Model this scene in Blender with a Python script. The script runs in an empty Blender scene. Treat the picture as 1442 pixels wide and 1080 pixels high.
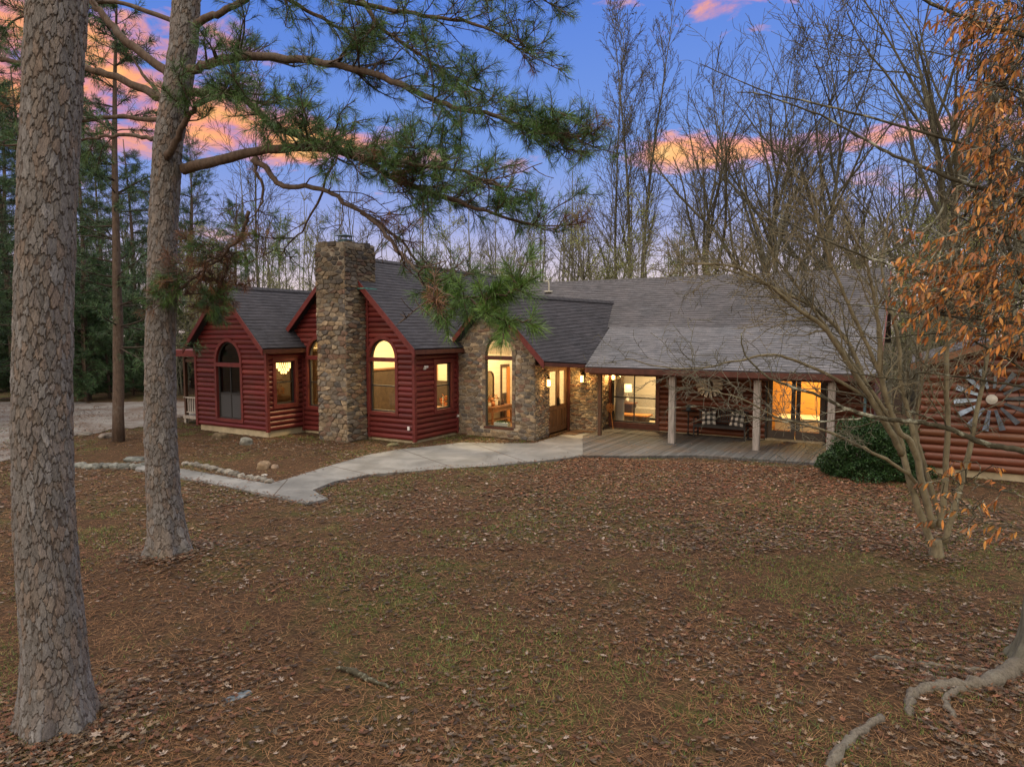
import bpy, math, random
import numpy as np
from mathutils import Vector, noise as mnoise
random.seed(7); rng = np.random.default_rng(7)
SC = bpy.context.scene; COL = SC.collection
PI = math.pi
# ------------------------------------------------------------------ camera model
F_, CX, CY, CAMH = 958.0, 721.0, 540.0, 3.6
PITCH = math.atan(72 / 958.0)
_F = np.array([0, math.cos(PITCH), -math.sin(PITCH)]); _U = np.array([0, math.sin(PITCH), math.cos(PITCH)]); _R = np.array([1., 0, 0])
CAM = np.array([0, 0, CAMH])
def ray(x, y): return _F * F_ + _R * (x - CX) - _U * (y - CY)
def at(x, y, Y):
    d = ray(x, y); return CAM + d * (Y / d[1])
def gp(x, y, z=0.0):
    d = ray(x, y); return CAM + d * ((z - CAMH) / d[2])
TH = math.radians(30.6); HO = np.array([-3.17, 21.96, 0.0])
HU = np.array([math.cos(TH), -math.sin(TH), 0]); HV = np.array([math.sin(TH), math.cos(TH), 0])
def hw(u, v, z=0.0):
    p = HO + HU * u + HV * v; return np.array([p[0], p[1], z])
def hl(p):
    q = np.asarray(p) - HO; return (float(q @ HU), float(q @ HV), float(p[2]))
# ------------------------------------------------------------------ mesh building
class MB:
    def __init__(s): s.V = []; s.F = []; s.C = []; s.UV = []; s.n = 0
    def add(s, V, F, col=None, uv=None):
        V = np.asarray(V, float).reshape(-1, 3)
        for f in F if isinstance(F, list) and len(F) and isinstance(F[0], np.ndarray) and F[0].ndim == 2 else [F]:
            if isinstance(f, np.ndarray): s.F.append(f + s.n)
            else:
                by = {}
                for q in f: by.setdefault(len(q), []).append(q)
                for q in by.values(): s.F.append(np.array(q, int) + s.n)
        s.V.append(V); s.n += len(V)
        if col is not None:
            c = np.asarray(col, float)
            if c.ndim == 1: c = np.tile(c, (len(V), 1))
            s.C.append(c)
        if uv is not None: s.UV.append(np.asarray(uv, float))
        return s
    def box(s, a, b, col=None):
        x0, y0, z0 = a; x1, y1, z1 = b
        V = [(x0,y0,z0),(x1,y0,z0),(x1,y1,z0),(x0,y1,z0),(x0,y0,z1),(x1,y0,z1),(x1,y1,z1),(x0,y1,z1)]
        s.add(V, np.array([(0,3,2,1),(4,5,6,7),(0,1,5,4),(1,2,6,5),(2,3,7,6),(3,0,4,7)]), col); return s
    def beam(s, a, b, w, h, col=None, up=(0, 0, 1)):
        a = np.array(a, float); b = np.array(b, float); d = b - a; d /= np.linalg.norm(d)
        up = np.array(up, float)
        if abs(d @ up) > .99: up = np.array([0, 1., 0])
        r = np.cross(d, up); r /= np.linalg.norm(r); q = np.cross(r, d)
        V = [p + r * (i * w / 2) + q * (j * h / 2) for p in (a, b) for i, j in ((-1,-1),(1,-1),(1,1),(-1,1))]
        s.add(V, np.array([(0,1,2,3),(7,6,5,4),(0,4,5,1),(1,5,6,2),(2,6,7,3),(3,7,4,0)]), col); return s
    def tube(s, P, R, n=6, col=None, cap=True, jit=0.0):
        P = np.asarray(P, float); m = len(P); R = np.broadcast_to(np.asarray(R, float), (m,))
        T = np.gradient(P, axis=0); T /= (np.linalg.norm(T, axis=1)[:, None] + 1e-12)
        ref = np.array([0, 0, 1.]) if abs(T[0][2]) < .9 else np.array([1., 0, 0])
        a = np.cross(T[0], ref); a /= np.linalg.norm(a)
        A = np.empty((m, 3))
        for i in range(m):
            a = a - T[i] * (a @ T[i]); a = a / (np.linalg.norm(a) + 1e-12); A[i] = a
        B = np.cross(T, A)
        th = np.arange(n) * 2 * PI / n
        rr = R[:, None] * (1 + (rng.uniform(-jit, jit, (m, n)) if jit else 0))
        V = P[:, None, :] + rr[..., None] * (np.cos(th)[None, :, None] * A[:, None, :] + np.sin(th)[None, :, None] * B[:, None, :])
        i = np.arange(m - 1)[:, None] * n; j = np.arange(n)[None, :]; k = (j + 1) % n
        Fq = np.stack([i + j, i + k, i + n + k, i + n + j], -1).reshape(-1, 4)
        fs = [Fq]
        if cap:
            fs.append(np.array([list(range(n))[::-1]])); fs.append(np.array([[(m - 1) * n + q for q in range(n)]]))
        s.add(V.reshape(-1, 3), fs, col); return s
    def lathe(s, c, prof, n=16, col=None, axis='z'):
        c = np.array(c, float); V = []
        for r, z in prof:
            for k in range(n):
                a = 2 * PI * k / n; V.append((r * math.cos(a), r * math.sin(a), z))
        V = np.array(V)
        if axis == 'y': V = V[:, [0, 2, 1]] * np.array([1, -1, 1])
        m = len(prof); Fq = [(i*n+k, i*n+(k+1) % n, (i+1)*n+(k+1) % n, (i+1)*n+k) for i in range(m-1) for k in range(n)]
        s.add(V + c, [np.array(Fq), np.array([list(range(n))[::-1]]), np.array([[(m-1)*n+q for q in range(n)]])], col); return s
    def poly_slab(s, P, t, col=None):
        P = np.asarray(P, float); n = len(P); Q = P - np.array([0, 0, t])
        s.add(np.vstack([P, Q]), [tuple(range(n)), tuple(range(2*n-1, n-1, -1))] + [(i, i+n, (i+1) % n + n, (i+1) % n) for i in range(n)], col); return s
    def build(s, name, mat, parent=None, smooth=False):
        me = bpy.data.meshes.new(name)
        V = np.concatenate(s.V); me.vertices.add(len(V)); me.vertices.foreach_set('co', V.ravel())
        L = np.concatenate([f.ravel() for f in s.F]); tot = np.concatenate([np.full(len(f), f.shape[1]) for f in s.F])
        me.loops.add(len(L)); me.loops.foreach_set('vertex_index', L.astype(np.int32))
        st = np.concatenate([[0], np.cumsum(tot)[:-1]]); me.polygons.add(len(tot))
        me.polygons.foreach_set('loop_start', st.astype(np.int32)); me.polygons.foreach_set('loop_total', tot.astype(np.int32))
        me.polygons.foreach_set('use_smooth', np.full(len(tot), bool(smooth)))
        if s.C:
            c = np.concatenate(s.C); c = np.hstack([c, np.ones((len(c), 4 - c.shape[1]))]) if c.shape[1] < 4 else c
            at_ = me.attributes.new('tint', 'FLOAT_COLOR', 'POINT'); at_.data.foreach_set('color', c.ravel())
        me.update(calc_edges=True)
        if s.UV:
            uv = np.concatenate(s.UV); l = me.uv_layers.new(name='UVMap'); l.data.foreach_set('uv', uv[L].ravel())
        if mat: me.materials.append(mat)
        me.validate()
        o = bpy.data.objects.new(name, me); COL.objects.link(o)
        if parent is not None: o.parent = parent
        return o
def tag(o, label=None, cat=None, group=None, kind=None):
    if label: o['label'] = label
    if cat: o['category'] = cat
    if group: o['group'] = group
    if kind: o['kind'] = kind
    return o
def empty(name, loc=(0, 0, 0), rz=0.0):
    o = bpy.data.objects.new(name, None); COL.objects.link(o); o.location = tuple(float(a) for a in loc); o.rotation_euler = (0, 0, rz)
    o.empty_display_size = .2; return o
def copy_tree(o, parent=None):
    c = o.copy(); COL.objects.link(c); c.parent = parent
    for ch in list(o.children): copy_tree(ch, c)
    return c
def rot2(v, a): return np.array([v[0]*math.cos(a)-v[1]*math.sin(a), v[0]*math.sin(a)+v[1]*math.cos(a), v[2]])
# ------------------------------------------------------------------ materials
def srgb(r, g, b):
    f = lambda c: (c/255/12.92 if c/255 <= .04045 else ((c/255+.055)/1.055)**2.4)
    return (f(r), f(g), f(b), 1)
class NT:
    def __init__(s, name):
        s.m = bpy.data.materials.new(name); s.m.use_nodes = True; s.t = s.m.node_tree; s.t.nodes.clear()
        s.out = s.n('ShaderNodeOutputMaterial'); s.b = s.n('ShaderNodeBsdfPrincipled'); s.l(s.b.outputs[0], s.out.inputs[0])
    def n(s, ty, **kw):
        x = s.t.nodes.new(ty)
        for k, v in kw.items(): setattr(x, k, v)
        return x
    def l(s, a, b): s.t.links.new(a, b)
    def val(s, sock, v):
        if hasattr(v, 'is_output') or isinstance(v, bpy.types.NodeSocket): s.l(v, sock)
        else: sock.default_value = v
    def coord(s, kind='Object', scale=(1, 1, 1), rot=(0, 0, 0)):
        c = s.n('ShaderNodeTexCoord'); m = s.n('ShaderNodeMapping'); s.l(c.outputs[kind], m.inputs[0])
        m.inputs['Scale'].default_value = scale; m.inputs['Rotation'].default_value = rot; return m.outputs[0]
    def noise(s, co, scale, detail=4, rough=.55, dist=0, col=False):
        x = s.n('ShaderNodeTexNoise'); s.l(co, x.inputs['Vector']); x.inputs['Scale'].default_value = scale; x.inputs['Detail'].default_value = detail
        x.inputs['Roughness'].default_value = rough; x.inputs['Distortion'].default_value = dist; return x.outputs['Color' if col else 'Fac']
    def ramp(s, fac, stops, interp='LINEAR'):
        x = s.n('ShaderNodeValToRGB'); x.color_ramp.interpolation = interp; s.l(fac, x.inputs[0]); e = x.color_ramp.elements
        while len(e) < len(stops): e.new(.5)
        for i, (p, c) in enumerate(stops):
            e[i].position = p; e[i].color = c if len(c) == 4 else (*c, 1)
        return x.outputs[0]
    def mix(s, fac, a, b, mode='MIX'):
        x = s.n('ShaderNodeMix', data_type='RGBA', blend_type=mode); s.val(x.inputs[0], fac); s.val(x.inputs[6], a); s.val(x.inputs[7], b); return x.outputs[2]
    def math(s, op, a, b=0.0, c=None):
        x = s.n('ShaderNodeMath', operation=op); s.val(x.inputs[0], a); s.val(x.inputs[1], b)
        if c is not None: s.val(x.inputs[2], c)
        return x.outputs[0]
    def bump(s, h, strength=.5, dist=.02):
        x = s.n('ShaderNodeBump'); s.l(h, x.inputs['Height']); x.inputs['Strength'].default_value = strength; x.inputs['Distance'].default_value = dist
        s.l(x.outputs[0], s.b.inputs['Normal']); return x
    def attr(s, name='tint'):
        x = s.n('ShaderNodeAttribute', attribute_name=name); return x.outputs['Color']
    def set(s, col=None, rough=None, metal=None, spec=None):
        if col is not None: s.val(s.b.inputs['Base Color'], col)
        if rough is not None: s.val(s.b.inputs['Roughness'], rough)
        if metal is not None: s.val(s.b.inputs['Metallic'], metal)
        if spec is not None: s.val(s.b.inputs['Specular IOR Level'], spec)
        return s
def g4(v): return (v, v, v, 1)
def simple(name, c, rough=.7, metal=0, var=.25, scale=12, bump=.15, stretch=(1, 1, 1), spec=.4):
    t = NT(name); co = t.coord('Object', stretch); f = t.noise(co, scale, 6, .6)
    a = tuple(x*(1-var) for x in c[:3]); b = tuple(min(1, x*(1+var)) for x in c[:3])
    t.set(t.ramp(f, [(.3, a), (.7, b)]), rough, metal, spec); t.bump(f, bump, .01); return t.m
def emit(name, c, strength):
    t = NT(name); t.set(c, .5); t.b.inputs['Emission Color'].default_value = c; t.b.inputs['Emission Strength'].default_value = strength; return t.m
def log_mat(name, base, worn, rough=.42):
    t = NT(name); co = t.coord('Object', (.5, .5, 7)); f = t.noise(co, 3, 6, .6)
    co2 = t.coord('Object', (1, 1, 1)); g = t.noise(co2, 1.1, 5, .6); k = t.noise(co2, 14, 4, .6)
    c = t.ramp(f, [(.25, tuple(x*.65 for x in base)), (.5, base), (.8, tuple(x*1.3 for x in base))])
    c = t.mix(t.ramp(g, [(.5, g4(0)), (.78, g4(.5))]), c, (*worn, 1)); c = t.mix(1.0, c, t.attr(), 'MULTIPLY'); c = t.mix(1.0, c, t.ramp(t.noise(t.coord('Object', (1.2, 1.2, 30)), 4, 4, .7), [(.3, g4(.72)), (.7, g4(1.22))]), 'MULTIPLY'); t.set(c, t.math('MULTIPLY_ADD', k, .25, rough-.1), None, .5)
    t.bump(f, .25, .01); return t.m
M = {}
M['log_red'] = log_mat('log_red', (.135, .0215, .0195), (.095, .040, .032))
M['log_brown'] = log_mat('log_brown', (.145, .046, .022), (.10, .055, .034))
M['trim_red'] = simple('trim_red', (.13, .024, .021), .5, var=.3, scale=5)
M['trim_dark'] = simple('trim_dark_wood', (.085, .028, .018), .6, var=.3, scale=5)
M['frame'] = simple('window_frame_bronze', (.028, .027, .026), .5, var=.2, scale=4, bump=.02)
M['foundation'] = simple('cream_foundation', (.42, .36, .24), .85, var=.25, scale=3)
M['door_wood'] = simple('weathered_door_wood', (.15, .085, .045), .6, var=.45, scale=6, stretch=(6, 6, .6), bump=.2)
M['post'] = simple('grey_post_wood', (.33, .30, .27), .85, var=.5, scale=5, stretch=(7, 7, .6), bump=.4)
M['brown_post'] = simple('brown_post_wood', (.10, .055, .035), .8, var=.35, scale=5, stretch=(7, 7, .6), bump=.3)
M['soffit'] = simple('soffit_wood', (.16, .075, .035), .7, var=.3, scale=6, stretch=(.6, 6, 6))
M['black_metal'] = simple('black_metal', (.012, .012, .013), .45, .4, .2, 9)
M['bench'] = simple('dark_bench_wood', (.022, .021, .022), .55, 0, .4, 14, .2)
M['zinc'] = simple('galvanised_blades', (.22, .27, .32), .5, .5, .45, 7, .1)
M['zinc_warm'] = simple('lit_tone_blades', (.80, .76, .62), .5, 0, .5, 9, .1)  # pale albedo stands in for bright light on the porch wheel blades
M['white_metal'] = simple('white_painted_metal', (.45, .44, .38), .5, 0, .2, 10)
M['copper'] = simple('green_copper', (.09, .25, .21), .6, .3, .4, 9)
M['cap'] = simple('blue_grey_metal', (.09, .15, .17), .45, .5, .4, 9)
M['curtain'] = simple('curtain_cloth', (.62, .58, .52), .9, 0, .1, 6)
M['sofa'] = simple('sofa_cloth', (.36, .33, .28), .9, 0, .2, 20)
M['bed'] = simple('white_bedding', (.75, .72, .66), .9, 0, .1, 5)
M['wood_orange'] = simple('orange_wood', (.50, .20, .045), .5, 0, .3, 4, stretch=(6, 6, .6))
M['wood_dark'] = simple('dark_wood', (.06, .028, .015), .5, 0, .3, 4, stretch=(6, 6, .6))
M['wood_mid'] = simple('table_wood', (.17, .075, .035), .5, 0, .3, 4)
M['floor_in'] = simple('room_floor_wood', (.22, .12, .06), .45, 0, .3, 3, stretch=(6, .6, 1))
M['blue_box'] = simple('pale_blue_paint', (.42, .52, .60), .7, 0, .15, 5)
M['terra'] = simple('terracotta', (.35, .13, .05), .8)
M['screen'] = simple('window_screen_mesh', (.055, .057, .062), .8, 0, .1, 60)
M['lens'] = simple('white_plastic', (.7, .7, .68), .4, 0, .05, 5)
M['rug'] = simple('doormat_fibre', (.10, .06, .035), .95, 0, .4, 40, .5)
M['mirror'] = simple('mirror_glass', (.30, .24, .16), .15, .8, .05, 3, 0)
M['brick_dark'] = simple('dark_interior', (.055, .038, .025), .8, 0, .3, 6)
M['bulb'] = emit('warm_bulb', (1, .62, .22, 1), 9)
M['shade'] = emit('lit_lamp_shade', (1, .72, .36, 1), 1.6)
M['crystal'] = emit('chandelier_crystal', (1, .62, .22, 1), 3.2)
M['lantern_glass'] = emit('lantern_glass', (1, .56, .16, 1), 5.5)
def m_glass():
    t = NT('window_glass'); tr = t.n('ShaderNodeBsdfTransparent'); gl = t.n('ShaderNodeBsdfGlossy'); gl.inputs['Roughness'].default_value = .02
    tr.inputs[0].default_value = (.93, .94, .92, 1)
    fr = t.n('ShaderNodeFresnel'); fr.inputs[0].default_value = 1.5; mx = t.n('ShaderNodeMixShader')
    co = t.coord('Object'); f = t.noise(co, 1.2, 2); bp = t.n('ShaderNodeBump'); t.l(f, bp.inputs['Height']); bp.inputs['Strength'].default_value = .1; bp.inputs['Distance'].default_value = .02
    t.l(bp.outputs[0], gl.inputs['Normal'])
    t.l(t.math('MULTIPLY', fr.outputs[0], 1.4), mx.inputs[0]); t.l(tr.outputs[0], mx.inputs[1]); t.l(gl.outputs[0], mx.inputs[2]); t.l(mx.outputs[0], t.out.inputs[0]); return t.m
M['glass'] = m_glass()
def m_shiplap(name, c, pitch=.2):
    t = NT(name); co = t.coord('Object'); sp = t.n('ShaderNodeSeparateXYZ'); t.l(co, sp.inputs[0])
    fr = t.math('FRACT', t.math('MULTIPLY', sp.outputs[2], 1/pitch)); ln = t.ramp(fr, [(0, g4(.45)), (.045, g4(1)), (1, g4(1))])
    f = t.noise(t.coord('Object', (.7, .7, 5)), 3, 4); t.set(t.mix(1.0, t.ramp(f, [(.3, tuple(x*.86 for x in c)), (.7, c)]), ln, 'MULTIPLY'), .75)
    t.bump(ln, .4, .01); return t.m
M['shiplap'] = m_shiplap('cream_shiplap', (.72, .64, .48))
M['wall_orange'] = m_shiplap('amber_wall', (.70, .40, .12), 9)
M['wall_grey'] = m_shiplap('pale_room_wall', (.62, .56, .46), 9)
def m_shingle(name, c, row=.15):
    t = NT(name); uv = t.n('ShaderNodeTexCoord').outputs['UV']
    def mp_(sx, sy): m = t.n('ShaderNodeMapping'); t.l(uv, m.inputs[0]); m.inputs['Scale'].default_value = (sx, sy, 1); return m.outputs[0]
    br = t.n('ShaderNodeTexBrick'); t.l(uv, br.inputs[0]); br.inputs['Scale'].default_value = 1; br.inputs['Brick Width'].default_value = .32
    br.inputs['Row Height'].default_value = row/2; br.inputs['Mortar Size'].default_value = .004; br.inputs['Bias'].default_value = 0
    br.inputs['Color1'].default_value = (*[x*.55 for x in c], 1); br.inputs['Color2'].default_value = (*[x*1.5 for x in c], 1); br.inputs['Mortar'].default_value = (*[x*.5 for x in c], 1)
    f = t.noise(mp_(1, .35), .9, 6, .65); f2 = t.noise(uv, 42, 4); f3 = t.noise(mp_(2.2, 13.3), 1.3, 4, .6); f4 = t.noise(mp_(.25, .25), 1.4, 4)
    col = t.mix(t.ramp(f, [(.35, g4(0)), (.72, g4(.5))]), br.outputs[0], (c[0]*2.0, c[1]*1.8, c[2]*1.65, 1))
    col = t.mix(1.0, col, t.ramp(f3, [(.3, (.55, .56, .60)), (.5, (.95, .95, .95)), (.72, (1.55, 1.45, 1.38))]), 'MULTIPLY'); col = t.mix(1.0, col, t.ramp(f2, [(.3, g4(.6)), (.7, g4(1.3))]), 'MULTIPLY')
    col = t.mix(t.ramp(f4, [(.55, g4(0)), (.7, g4(.35))]), col, (c[0]*.5, c[1]*.52, c[2]*.5, 1))
    t.set(col, .85, None, .3); t.bump(f2, .5, .01); return t.m
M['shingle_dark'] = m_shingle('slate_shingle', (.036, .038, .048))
M['shingle_porch'] = m_shingle('sky_sheen_shingle', (.112, .120, .137)); M['shingle_grey'] = m_shingle('grey_shingle', (.078, .080, .090))  # porch shingle lightened to stand in for reflected sky; the other simply grey
def m_stone():
    t = NT('field_stone'); co = t.coord('Object'); a = t.attr(); f = t.noise(co, 9, 7, .65); f2 = t.noise(co, 45, 4, .6)
    c = t.mix(1.0, a, t.ramp(f, [(.25, g4(.5)), (.5, g4(.95)), (.75, g4(1.45))]), 'MULTIPLY'); g = t.noise(co, 2.2, 4)
    c = t.mix(t.ramp(g, [(.55, g4(0)), (.75, g4(.45))]), c, (.16, .155, .10, 1))
    t.set(c, .88, None, .3); t.bump(t.math('ADD', f, t.math('MULTIPLY', f2, .5)), .7, .03); return t.m
M['stone'] = m_stone()
M['mortar'] = simple('mortar', (.44, .39, .30), .95, 0, .3, 20, .4)
M['concrete'] = (lambda t: (t.set(t.mix(t.ramp(t.noise(t.coord('Object'), 26, 6, .7), [(.3, g4(.15)), (.7, g4(.55))]), t.ramp(t.noise(t.coord('Object'), .9, 7, .65, .6), [(.30, (.07, .075, .072)), (.45, (.15, .155, .148)), (.55, (.22, .225, .215)), (.72, (.33, .33, .31))]), (.17, .172, .165, 1)), .8), t.bump(t.noise(t.coord('Object'), 30, 5), .2, .01), t.m)[2])(NT('walk_concrete'))
def m_deck():
    t = NT('deck_board'); co = t.coord('Object', (9, .5, 1)); f = t.noise(co, 2.5, 6, .65); a = t.attr(); f2 = t.noise(t.coord('Object'), .9, 4)
    c = t.mix(1.0, a, t.ramp(f, [(.25, g4(.55)), (.75, g4(1.4))]), 'MULTIPLY'); c = t.mix(t.ramp(f2, [(.45, g4(0)), (.7, g4(.5))]), c, (.13, .085, .05, 1))
    t.set(c, .8); t.bump(f, .35, .01); return t.m
M['deck'] = m_deck()
def m_attr(name, rough=.8, var=.25, scale=30, trans=0.0, bump=.2, spec=.3):
    t = NT(name); a = t.attr(); co = t.coord('Object'); f = t.noise(co, scale, 3)
    t.set(t.mix(1.0, a, t.ramp(f, [(.3, g4(1-var)), (.7, g4(1+var))]), 'MULTIPLY'), rough, None, spec)
    if bump: t.bump(f, bump, .01)
    return t.m
M['leaf'] = m_attr('dead_leaf', .75, .25, 60)
M['needle'] = m_attr('pine_needle', .55, .2, 3, bump=0, spec=.45)
M['orange_leaf'] = m_attr('autumn_leaf', .6, .25, 25)
M['bush_leaf'] = m_attr('evergreen_leaf', .5, .2, 20, bump=0)
M['rock'] = m_attr('rock', .9, .5, 6, bump=.8)
def m_bark_plates():
    t = NT('pine_bark'); a = t.attr(); co = t.coord('Object', (1, 1, .45)); f = t.noise(co, 28, 8, .7); f2 = t.noise(co, 5, 4)
    c = t.mix(1.0, a, t.ramp(f, [(.25, g4(.5)), (.5, g4(1)), (.78, g4(1.5))]), 'MULTIPLY')
    c = t.mix(t.ramp(f2, [(.52, g4(0)), (.75, g4(.4))]), c, (.22, .215, .215, 1))
    t.set(c, .9, None, .25); t.bump(f, .8, .02); return t.m
M['bark_plate'] = m_bark_plates()
def m_bark(name, c, lichen=(.25, .27, .2), amt=.4, sc=(3, 3, .8)):
    t = NT(name); co = t.coord('Object', sc); f = t.noise(co, 7, 6, .65); f2 = t.noise(t.coord('Object'), 5, 5, .7)
    k = t.ramp(f, [(.25, tuple(x*.45 for x in c)), (.5, c), (.8, tuple(x*1.5 for x in c))]); k = t.mix(t.ramp(f2, [(.52, g4(0)), (.66, g4(amt))]), k, (*lichen, 1))
    t.set(k, .9, None, .25); t.bump(f, .6, .03); return t.m
M['bark_limb'] = m_bark('limb_bark', (.10, .072, .055), (.16, .15, .13), .4)
M['bark_grey'] = m_bark('grey_bark', (.135, .13, .095), (.20, .20, .15), .5)
M['bark_dark'] = m_bark('dark_bark', (.050, .040, .032), (.10, .10, .075), .4)
M['bark_twig'] = m_bark('silhouette_twig_bark', (.088, .082, .055), (.15, .155, .10), .4); M['bark_root'] = m_bark('root_bark', (.14, .125, .10), (.22, .22, .18), .45, (5, 5, 5)); M['bark_far'] = m_bark('pale_bark', (.17, .165, .12), (.24, .25, .18), .5)  # crown twigs darker than trunk bark, painting in their silhouette against the sky
M['bark_myrtle'] = m_bark('smooth_myrtle_bark', (.19, .165, .105), (.26, .24, .15), .5, (1.5, 1.5, .7))
M['bark_lichen'] = m_bark('lichen_bark', (.06, .055, .035), (.42, .44, .34), .85, (2, 2, 2))
def m_ground():
    t = NT('forest_floor'); co = t.coord('Object'); a = t.noise(co, .22, 6, .6, .8); b = t.noise(co, 1.3, 7, .68, .4); c = t.noise(co, 22, 7, .75); d = t.noise(co, 5, 6, .7)
    base = t.ramp(c, [(.28, (.013, .008, .005)), (.5, (.060, .035, .019)), (.74, (.18, .108, .055))])
    base = t.mix(t.ramp(d, [(.4, g4(0)), (.7, g4(.6))]), base, (.115, .065, .032, 1))
    green = t.ramp(c, [(.3, (.030, .040, .008)), (.7, (.12, .15, .035))])
    gm = t.math('MULTIPLY', t.ramp(a, [(.46, g4(0)), (.62, g4(.9))]), t.ramp(b, [(.42, g4(0)), (.58, g4(.8))]))
    t.set(t.mix(gm, base, green), .95, None, .2); t.bump(t.math('ADD', c, t.math('MULTIPLY', d, .8)), .9, .05); return t.m
M['ground'] = m_ground()
M['gravel'] = (lambda t: (t.set(t.mix(t.ramp(t.noise(t.coord('Object'), .5, 6, .7), [(.42, g4(0)), (.6, g4(.75))]), t.ramp(t.noise(t.coord('Object'), 30, 6, .8), [(.3, (.06, .058, .055)), (.7, (.34, .33, .31))]), (.10, .062, .042, 1)), .95), t.bump(t.noise(t.coord('Object'), 30, 6), .8, .03), t.m)[2])(NT('gravel'))
def m_gingham():
    t = NT('gingham_cloth'); c = t.n('ShaderNodeTexCoord'); sp = t.n('ShaderNodeSeparateXYZ'); t.l(c.outputs['UV'], sp.inputs[0]); k = 5.0
    sq = lambda s_: t.math('GREATER_THAN', t.math('FRACT', t.math('MULTIPLY', s_, k/2)), .5); s = t.math('ADD', sq(sp.outputs[0]), sq(sp.outputs[1]))
    t.set(t.ramp(t.math('MULTIPLY', s, .5), [(0, (.62, .60, .56)), (.34, (.11, .11, .11)), (.7, (.008, .008, .009))], 'CONSTANT'), .9); return t.m
M['gingham'] = m_gingham()
# ------------------------------------------------------------------ ground
def gh(x, y):
    x = np.asarray(x, float); y = np.asarray(y, float)
    h = .035*np.sin(x*.7+y*.31)*np.cos(y*.53-x*.2) + .02*np.sin(x*1.9+1.3)*np.sin(y*1.7) + .008*np.sin(x*5.1+y*3.3)*np.sin(y*4.7-x*2)
    q0 = (x-HO[0])*HU[0]+(y-HO[1])*HU[1]; q1 = (x-HO[0])*HV[0]+(y-HO[1])*HV[1]
    near = np.clip((q1+3.5)/3, 0, 1)*np.clip((40-q1)/5, 0, 1)*np.clip((q0+11)/2, 0, 1)*np.clip((20-q0)/2, 0, 1)
    h = h*(1-near) - .02*near
    for px, py, a, s in ((-4.08, 5.79, .10, .8), (-5.53, 10.67, .10, .9), (6.74, 10.57, .06, .7)):
        h = h + a*np.exp(-((x-px)**2+(y-py)**2)/s**2)
    return h
def axis(a, b, c, d, fine, grow=1.16):
    mid = list(np.arange(b, c, fine)); lo = []; s = fine; x = b
    while x > a: s *= grow; x -= s; lo.append(x)
    hi = []; s = fine; x = mid[-1]
    while x < d: s *= grow; x += s; hi.append(x)
    return np.array(lo[::-1]+mid+hi)
X = axis(-400, -16, 15, 400, .16); Y = axis(-60, 3.5, 26, 500, .16)
gx, gy = np.meshgrid(X, Y, indexing='ij'); gz = gh(gx, gy) + rng.normal(0, .006, gx.shape)*(np.abs(gx) < 20)
ny = len(Y); i, j = np.meshgrid(np.arange(len(X)-1), np.arange(ny-1), indexing='ij'); idx = (i*ny+j).ravel()
b = MB(); b.add(np.stack([gx, gy, gz], -1).reshape(-1, 3), [np.stack([idx, idx+ny, idx+ny+1, idx+1], -1)])
tag(b.build('ground', M['ground'], None, True), 'brown forest floor of pine straw and fallen leaves round the house', None, None, 'structure')
# driveway
def ragged(P, step=.5, amp=.18):
    out = []
    for k in range(len(P)):
        a = np.array(P[k][:2]); c = np.array(P[(k+1) % len(P)][:2]); n = max(1, int(np.linalg.norm(c-a)/step))
        for q in range(n):
            p = a+(c-a)*q/n; out.append(p+rng.normal(0, amp, 2)*(1 if q else .2))
    return out
def sheet(name, P, z, mat, label, t=.0):
    b = MB(); V = [(p[0], p[1], z) for p in P]
    if t: b.poly_slab(V, t)
    else: b.add(V, [tuple(range(len(V)))])
    return tag(b.build(name, mat), label, None, None, 'structure')
dpx = [(-500, 566), (330, 566), (205, 604), (110, 614), (60, 640), (-10, 655), (-500, 770)]
D = ragged([gp(x, y) for x, y in dpx], .6, .22)
bm = MB(); V = [(p[0], p[1], float(gh(p[0], p[1]))+.012) for p in D]; cc = np.mean([p for p in D], 0)
# fill the driveway as a draped grid clipped to the outline
def inside(P, x, y):
    c = np.zeros(x.shape, bool); n = len(P)
    for k in range(n):
        x1, y1 = P[k][:2]; x2, y2 = P[(k+1) % n][:2]
        with np.errstate(divide='ignore', invalid='ignore'):
            c ^= ((y1 > y) != (y2 > y)) & (x < (x2-x1)*(y-y1)/(y2-y1+1e-12)+x1)
    return c
xs = np.arange(-60, -3, .3); ys = np.arange(14, 40, .3); ax, ay = np.meshgrid(xs, ys, indexing='ij'); ax = ax+rng.normal(0, .05, ax.shape); ay = ay+rng.normal(0, .05, ay.shape)
ins = inside(D, ax, ay); n2 = len(ys); vz = gh(ax, ay)+.02
q = [(i*n2+j, (i+1)*n2+j, (i+1)*n2+j+1, i*n2+j+1) for i in range(len(xs)-1) for j in range(n2-1) if ins[i, j] and ins[i+1, j] and ins[i, j+1]]
bm.add(np.stack([ax, ay, vz], -1).reshape(-1, 3), np.array(q)); tag(bm.build('driveway', M['gravel'], None, True), 'grey gravel driveway beyond the pines, edged with fallen leaves', None, None, 'structure')
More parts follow.
